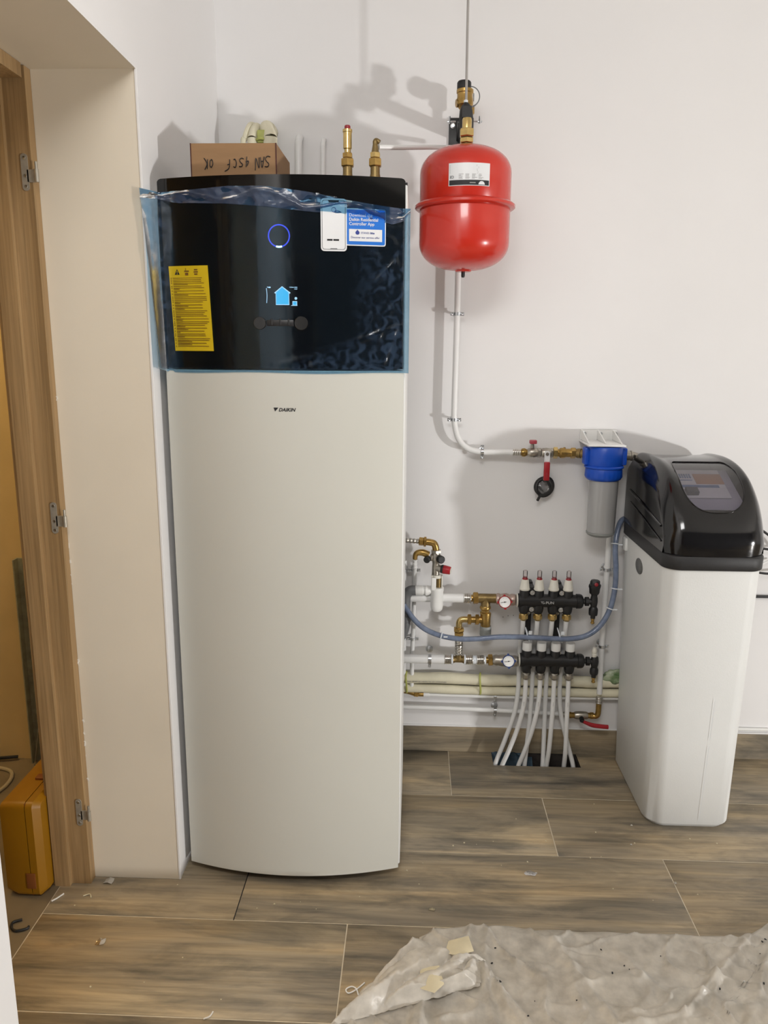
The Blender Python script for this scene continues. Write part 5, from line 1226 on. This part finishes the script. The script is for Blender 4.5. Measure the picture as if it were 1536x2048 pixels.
b = nb(); tube(b, [(.045, -.024, .2330), (.3, -.024, .2310), (.56, -.024, .2330), (.78, -.024, .2360)], .0072, 12); lathe(b, (.045, -.024, .2330), (1, 0, 0), [(.0092, 0), (.0092, .020), (.0080, .021)], 14)
setp(add('thin_pipe', b, m_pipe, None), 'thin horizontal white pipe just below the insulated pipes', 'pipe')
b = nb(); tube(b, [(-.05, -.028, .250), (-.01, -.028, .243), (.010, -.026, .236), (.030, -.024, .233), (.046, -.024, .233)], .0085, 12); hexn(b, (.010, -.026, .236), (.026, -.0245, .2335), .0120)
setp(add('elbow_fitting', b, m_brass, None), 'small brass fitting at the left end of the thin horizontal pipe', 'fitting')
b = nb(); tube(b, [(-.25, -.030, .1870), (.1, -.030, .1835), (.3, -.030, .1800), (.5, -.030, .1735), (.545, -.030, .1710)], .0088, 12)
setp(add('low_pipe', b, m_pipe, None), 'lowest horizontal white pipe running to the red-lever valve near the floor', 'pipe')
saddle((.3050, -.024, .2310), .0072, 'upper of the two metal clips on the low horizontal pipes'); saddle((.3060, -.030, .1795), .0088, 'lower of the two metal clips on the low horizontal pipes')
t = thing('ball_valve', 'small brass ball valve with a red lever near the floor, beside the softener', 'valve', (.62, -.035, .16)); z = .170; y = -.034
b = nb(); sleeve(b, (.545, y, z + .001), (.562, y, z + .001), .0105); sleeve(b, (.6750, -.042, .2520), (.6750, -.042, .2230), .0120); add('press_sleeve', b, m_steel, t)
b = nb(); lathe(b, (.5720, y, z), (1, 0, 0), [(.0090, -.010), (.0090, 0), (.0120, .001), (.0120, .008), (.0105, .010), (.0105, .022)], 8); add('fitting', b, m_brass, t); b = nb(); lathe(b, (.640, y, z), (1, 0, 0), [(.0105, 0), (.0105, .008), (.0125, .009), (.0125, .020), (.0095, .022)], 8); tube(b, [(.658, y - .002, z), (.668, y - .005, z + .001), (.6745, -.042, z + .012), (.6750, -.042, z + .052)], .0098, 12); add('fitting', b, m_brass, t)
b = nb(); lathe(b, (.592, y, z), (1, 0, 0), [(.0120, 0), (.0145, .006), (.0150, .024), (.0145, .042), (.0120, .048)], 18); add('valve_body', b, m_nickel, t)
b = nb(); cyl(b, (.6150, y - .010, z - .004), (.6150, y - .026, z - .008), .0085); hexn(b, (.6150, y - .026, z - .008), (.6150, y - .031, z - .009), .0060); add('stem', b, m_blackplastic, t)
b = nb(); tube(b, [(.615, y - .024, z - .010), (.635, y - .026, z - .018), (.655, y - .028, z - .024), (.690, y - .030, z - .027), (.708, y - .030, z - .028)], .0072, 10, rf=lambda s: .75 + .35 * min(1, s * 2))
add('lever', b, m_redgrip, t)
# drill holes
b = nb()
for x, z_ in ((.325, .527), (.343, .532), (.362, .534)): lathe(b, (x, -.0001, z_), (0, -1, 0), [(.0016, 0), (.0016, .0003), (0, .0003)], 8)
add('drill_holes', b, m_ink, bpy.data.objects['wall_back'])

# ------------------------------------------------------------------ dust sheet
ds = thing('dust_sheet', 'crumpled beige translucent plastic dust sheet spread on the floor', 'sheet', (.5, -1.5, 0))
top_t = [(0.0, (.030, -.945)), (.06, (.075, -.912)), (.22, (.225, -.893)), (.33, (.325, -.905)), (.6, (.62, -.905)), (.86, (.865, -.905)), (.93, (.93, -.860)), (1.0, (1.00, -.845)), (1.3, (1.6, -.95))]
left_t = [(0.0, (.030, -.945)), (.12, (.010, -1.00)), (.30, (-.040, -1.10)), (.55, (-.170, -1.215)), (.8, (-.30, -1.40)), (1.3, (-.35, -1.95))]
def it2(tab, x): return (interp([(a, p[0]) for a, p in tab], x), interp([(a, p[1]) for a, p in tab], x))
b = nb(); NXs, NYs = 210, 160; g = []
creases = [((.13, -.98), (.30, -1.25), .020), ((.36, -.93), (.46, -1.20), .010), ((.86, -.93), (.62, -1.16), .018), ((.62, -1.16), (.30, -1.26), .016), ((.70, -.98), (.95, -1.10), .012), ((.20, -.93), (.18, -1.1), .010), ((.52, -.98), (.60, -1.12), .008), ((.9, -.95), (.75, -1.2), .014), ((.05, -1.0), (.02, -1.3), .014), ((.98, -.9), (.86, -1.02), .016)]
rs = random.Random(17)
fine = []
for k in range(46):
    x_, y_, a_, l_ = rs.uniform(-.1, 1.0), rs.uniform(-1.35, -.92), rs.uniform(0, 3.14), rs.uniform(.04, .16)
    fine.append((x_, y_, x_ + l_ * math.cos(a_), y_ + l_ * math.sin(a_), rs.uniform(.003, .008)))
def sheet_z(x, y, edge):
    z = .004 + .007 * abs(noise.noise(Vector((x * 5, y * 5, 0)))) + .006 * abs(noise.noise(Vector((x * 14, y * 14, 4)))) + .003 * abs(noise.noise(Vector((x * 36, y * 36, 9))))
    rid = 1 - abs(noise.noise(Vector((x * 8 + y * 5, y * 9 - x * 3, 7)))) * 6
    if rid > 0: z += .012 * rid * rid
    for (ax, ay), (bx, by), h_ in creases:
        dx, dy = bx - ax, by - ay; L2 = dx * dx + dy * dy; q = max(0, min(1, ((x - ax) * dx + (y - ay) * dy) / L2)); d = math.hypot(x - ax - q * dx, y - ay - q * dy)
        z += h_ * max(0, 1 - d / .022) ** 1.5
    for ax, ay, bx, by, h_ in fine:
        dx, dy = bx - ax, by - ay; q = max(0, min(1, ((x - ax) * dx + (y - ay) * dy) / (dx * dx + dy * dy))); d = math.hypot(x - ax - q * dx, y - ay - q * dy)
        if d < .011: z += h_ * (1 - d / .011)
    if x > .9: z += .02 * max(0, min(1, (x - .9) / .1)) * (1 + noise.noise(Vector((x * 20, y * 20, 1))))
    return .0008 + z * min(1, edge / .03)
for j in range(NYs + 1):
    v_ = 1.3 * j / NYs; row = []
    for i in range(NXs + 1):
        u_ = 1.3 * i / NXs; tx, ty = it2(top_t, u_); lx, ly = it2(left_t, v_)
        x = tx + lx - .030; y = ty + ly + .945
        x += .004 * noise.noise(Vector((u_ * 20, v_ * 20, 3))); y += .004 * noise.noise(Vector((u_ * 17, v_ * 23, 6)))
        ed = min(u_, v_) * .9 + .004
        row.append(b.verts.new((x, y, sheet_z(x, y, ed))))
    g.append(row)
for j in range(NYs):
    for i in range(NXs): b.faces.new((g[j][i], g[j][i + 1], g[j + 1][i + 1], g[j + 1][i]))
add('sheet', b, m_sheet, ds, ang=180)
# bunched, folded-over corner of the sheet
b = nb(); nx, ny = 70, 44; g = []
for j in range(ny + 1):
    row = []
    for i in range(nx + 1):
        u_, v_ = i / nx, j / ny
        ax, ay = .010 + .18 * u_, -.985 - .050 * u_ + .020 * math.sin(u_ * 7)      # upper rim
        bx, by = -.175 + .345 * u_, -1.235 + .13 * u_
        x = ax + (bx - ax) * v_ + .006 * noise.noise(Vector((u_ * 9, v_ * 9, 1))); y = ay + (by - ay) * v_ + .006 * noise.noise(Vector((u_ * 9, v_ * 9, 5)))
        fold = abs(math.sin((u_ * 3.1 + v_ * 1.0 + .4 * noise.noise(Vector((u_ * 3, v_ * 3, 0)))) * math.pi))
        e_ = min(u_, 1 - u_, v_, 1 - v_) / .12
        z = .014 + .040 * min(1, e_) * (.35 + .65 * fold ** .6) + .006 * abs(noise.noise(Vector((x * 60, y * 60, 2))))
        row.append(b.verts.new((x, y, z)))
    g.append(row)
for j in range(ny):
    for i in range(nx): b.faces.new((g[j][i], g[j][i + 1], g[j + 1][i + 1], g[j + 1][i]))
add('folded_corner', b, m_sheetfold, ds, ang=180)
def hgt(x, y): return .052
for pts, zz in (([(.100, -1.005), (.150, -.990), (.160, -1.035), (.125, -1.055), (.090, -1.045)], .052), ([(.030, -1.090), (.075, -1.085), (.085, -1.135), (.062, -1.165), (.030, -1.150)], .050)):
    b = nb(); c = b.verts.new((sum(p[0] for p in pts) / 5, sum(p[1] for p in pts) / 5, zz + .006)); R = [b.verts.new((x, y, zz - .006 + .004 * (i % 2))) for i, (x, y) in enumerate(pts)]
    for i in range(5): b.faces.new((c, R[i], R[(i + 1) % 5]))
    add('tape_piece', b, m_masking, ds)
# crumbs on the sheet
b = nb(); rr = random.Random(11)
for k in range(16):
    x = rr.uniform(.15, .9); y = rr.uniform(-1.2, -.93); z = sheet_z(x, y, .1) + .001; s = rr.uniform(.0008, .0018); box(b, x - s * 1.6, x + s * 1.6, y - s, y + s, z, z + s, rot=Matrix.Rotation(rr.uniform(0, 3), 3, 'Z'))
setp(add('crumbs', b, m_ink, ds), kind='stuff')

# ------------------------------------------------------------------ litter on the floor
def scrap(name, x, y, s, material, label, seed, cat='scrap', asp=1.0):
    rr = random.Random(seed); b = nb(); n = 8
    P = [(x + s * asp * (.6 + .5 * rr.random()) * math.cos(2 * math.pi * k / n), y + s * (.6 + .5 * rr.random()) * math.sin(2 * math.pi * k / n)) for k in range(n)]
    c = b.verts.new((x, y, .0045 + s * .15)); R = [b.verts.new((p[0], p[1], .0008 + rr.random() * s * .35)) for p in P]
    for k in range(n): b.faces.new((c, R[k], R[(k + 1) % n]))
    bmesh.ops.solidify(b, geom=list(b.faces), thickness=.0006)
    setp(add(name, b, material, None, ang=20), label, cat)
scrap('paper_scrap', -.838, -.778, .016, m_paper, 'white paper scrap on the floor at the foot of the wall end', 1, asp=1.2)
scrap('paper_scrap', .347, -.686, .014, m_clear, 'clear plastic scrap on the floor tile in front of the pipes', 2, asp=1.4)
scrap('paper_scrap', -.770, -1.000, .016, m_paper if False else m_clear, 'clear plastic scrap on the floor tile in front of the doorway', 3)
scrap('wood_chip', .065, -.844, .007, m_masking, 'small tan wood chip on the tile above the dust sheet', 4, asp=1.5)
scrap('wood_chip', .700, -.440, .004, m_paper, 'tiny white chip on the tile just left of the softener foot', 5)
scrap('wood_chip', .672, -.538, .004, m_paper, 'tiny white chip on the tile in front of the softener', 6)
scrap('wood_chip', .749, -.706, .006, m_paper, 'small white chip lying on the short tile joint', 7)
b = nb(); tube(b, [(-.100, -1.095, .002), (-.118, -1.118, .004), (-.135, -1.128, .003), (-.142, -1.118, .003), (-.130, -1.110, .004), (-.118, -1.118, .006), (-.112, -1.132, .002)], .0016, 6)
setp(add('zip_tie', b, m_plastic, None), 'white curled zip tie on the tile left of the dust sheet', 'tie')
b = nb(); tube(b, [(-1.005, -.935, .004), (-1.024, -.947, .004), (-1.018, -.965, .004), (-1.000, -.975, .004), (-.978, -.966, .004), (-.976, -.958, .004)], .0034, 6)
setp(add('cable_offcut', b, m_rubber, None), 'black curved cable offcut on the floor inside the doorway', 'cable')
b = nb(); tube(b, [(-.962, -.862, .002), (-.952, -.852, .003), (-.942, -.832, .002)], .0022, 6); setp(add('insulation_offcut', b, m_paper, None), 'white curled offcut beside the yellow case', 'offcut')
b = nb(); tube(b, [(-.885, -.838, .002), (-.870, -.832, .003), (-.862, -.842, .002)], .0018, 6); setp(add('insulation_offcut', b, m_masking, None), 'tan curled offcut on the tile below the hinge jamb', 'offcut')
b = nb(); tube(b, [(-.452, -1.212, .002), (-.440, -1.206, .003), (-.436, -1.192, .002)], .0018, 6); setp(add('insulation_offcut', b, m_paper, None), 'white curled offcut on the long tile joint at the bottom of the photo', 'offcut')
b = nb(); rr = random.Random(21)
for k in range(70):
    x = rr.uniform(-.9, 1.2); y = rr.uniform(-1.2, -.32); s = rr.uniform(.0008, .0020)
    if -.64 < x < -.01 and y > -.77: continue
    if .7 < x < 1.05 and y > -.46: continue
    if x > -.15 and y < -.90: continue
    box(b, x - s, x + s, y - s, y + s, .0, s, rot=Matrix.Rotation(rr.uniform(0, 3), 3, 'Z'))
setp(add('dust_crumbs', b, m_masking, None), 'scattered pale crumbs of dust over the floor tiles', 'dust', kind='stuff')
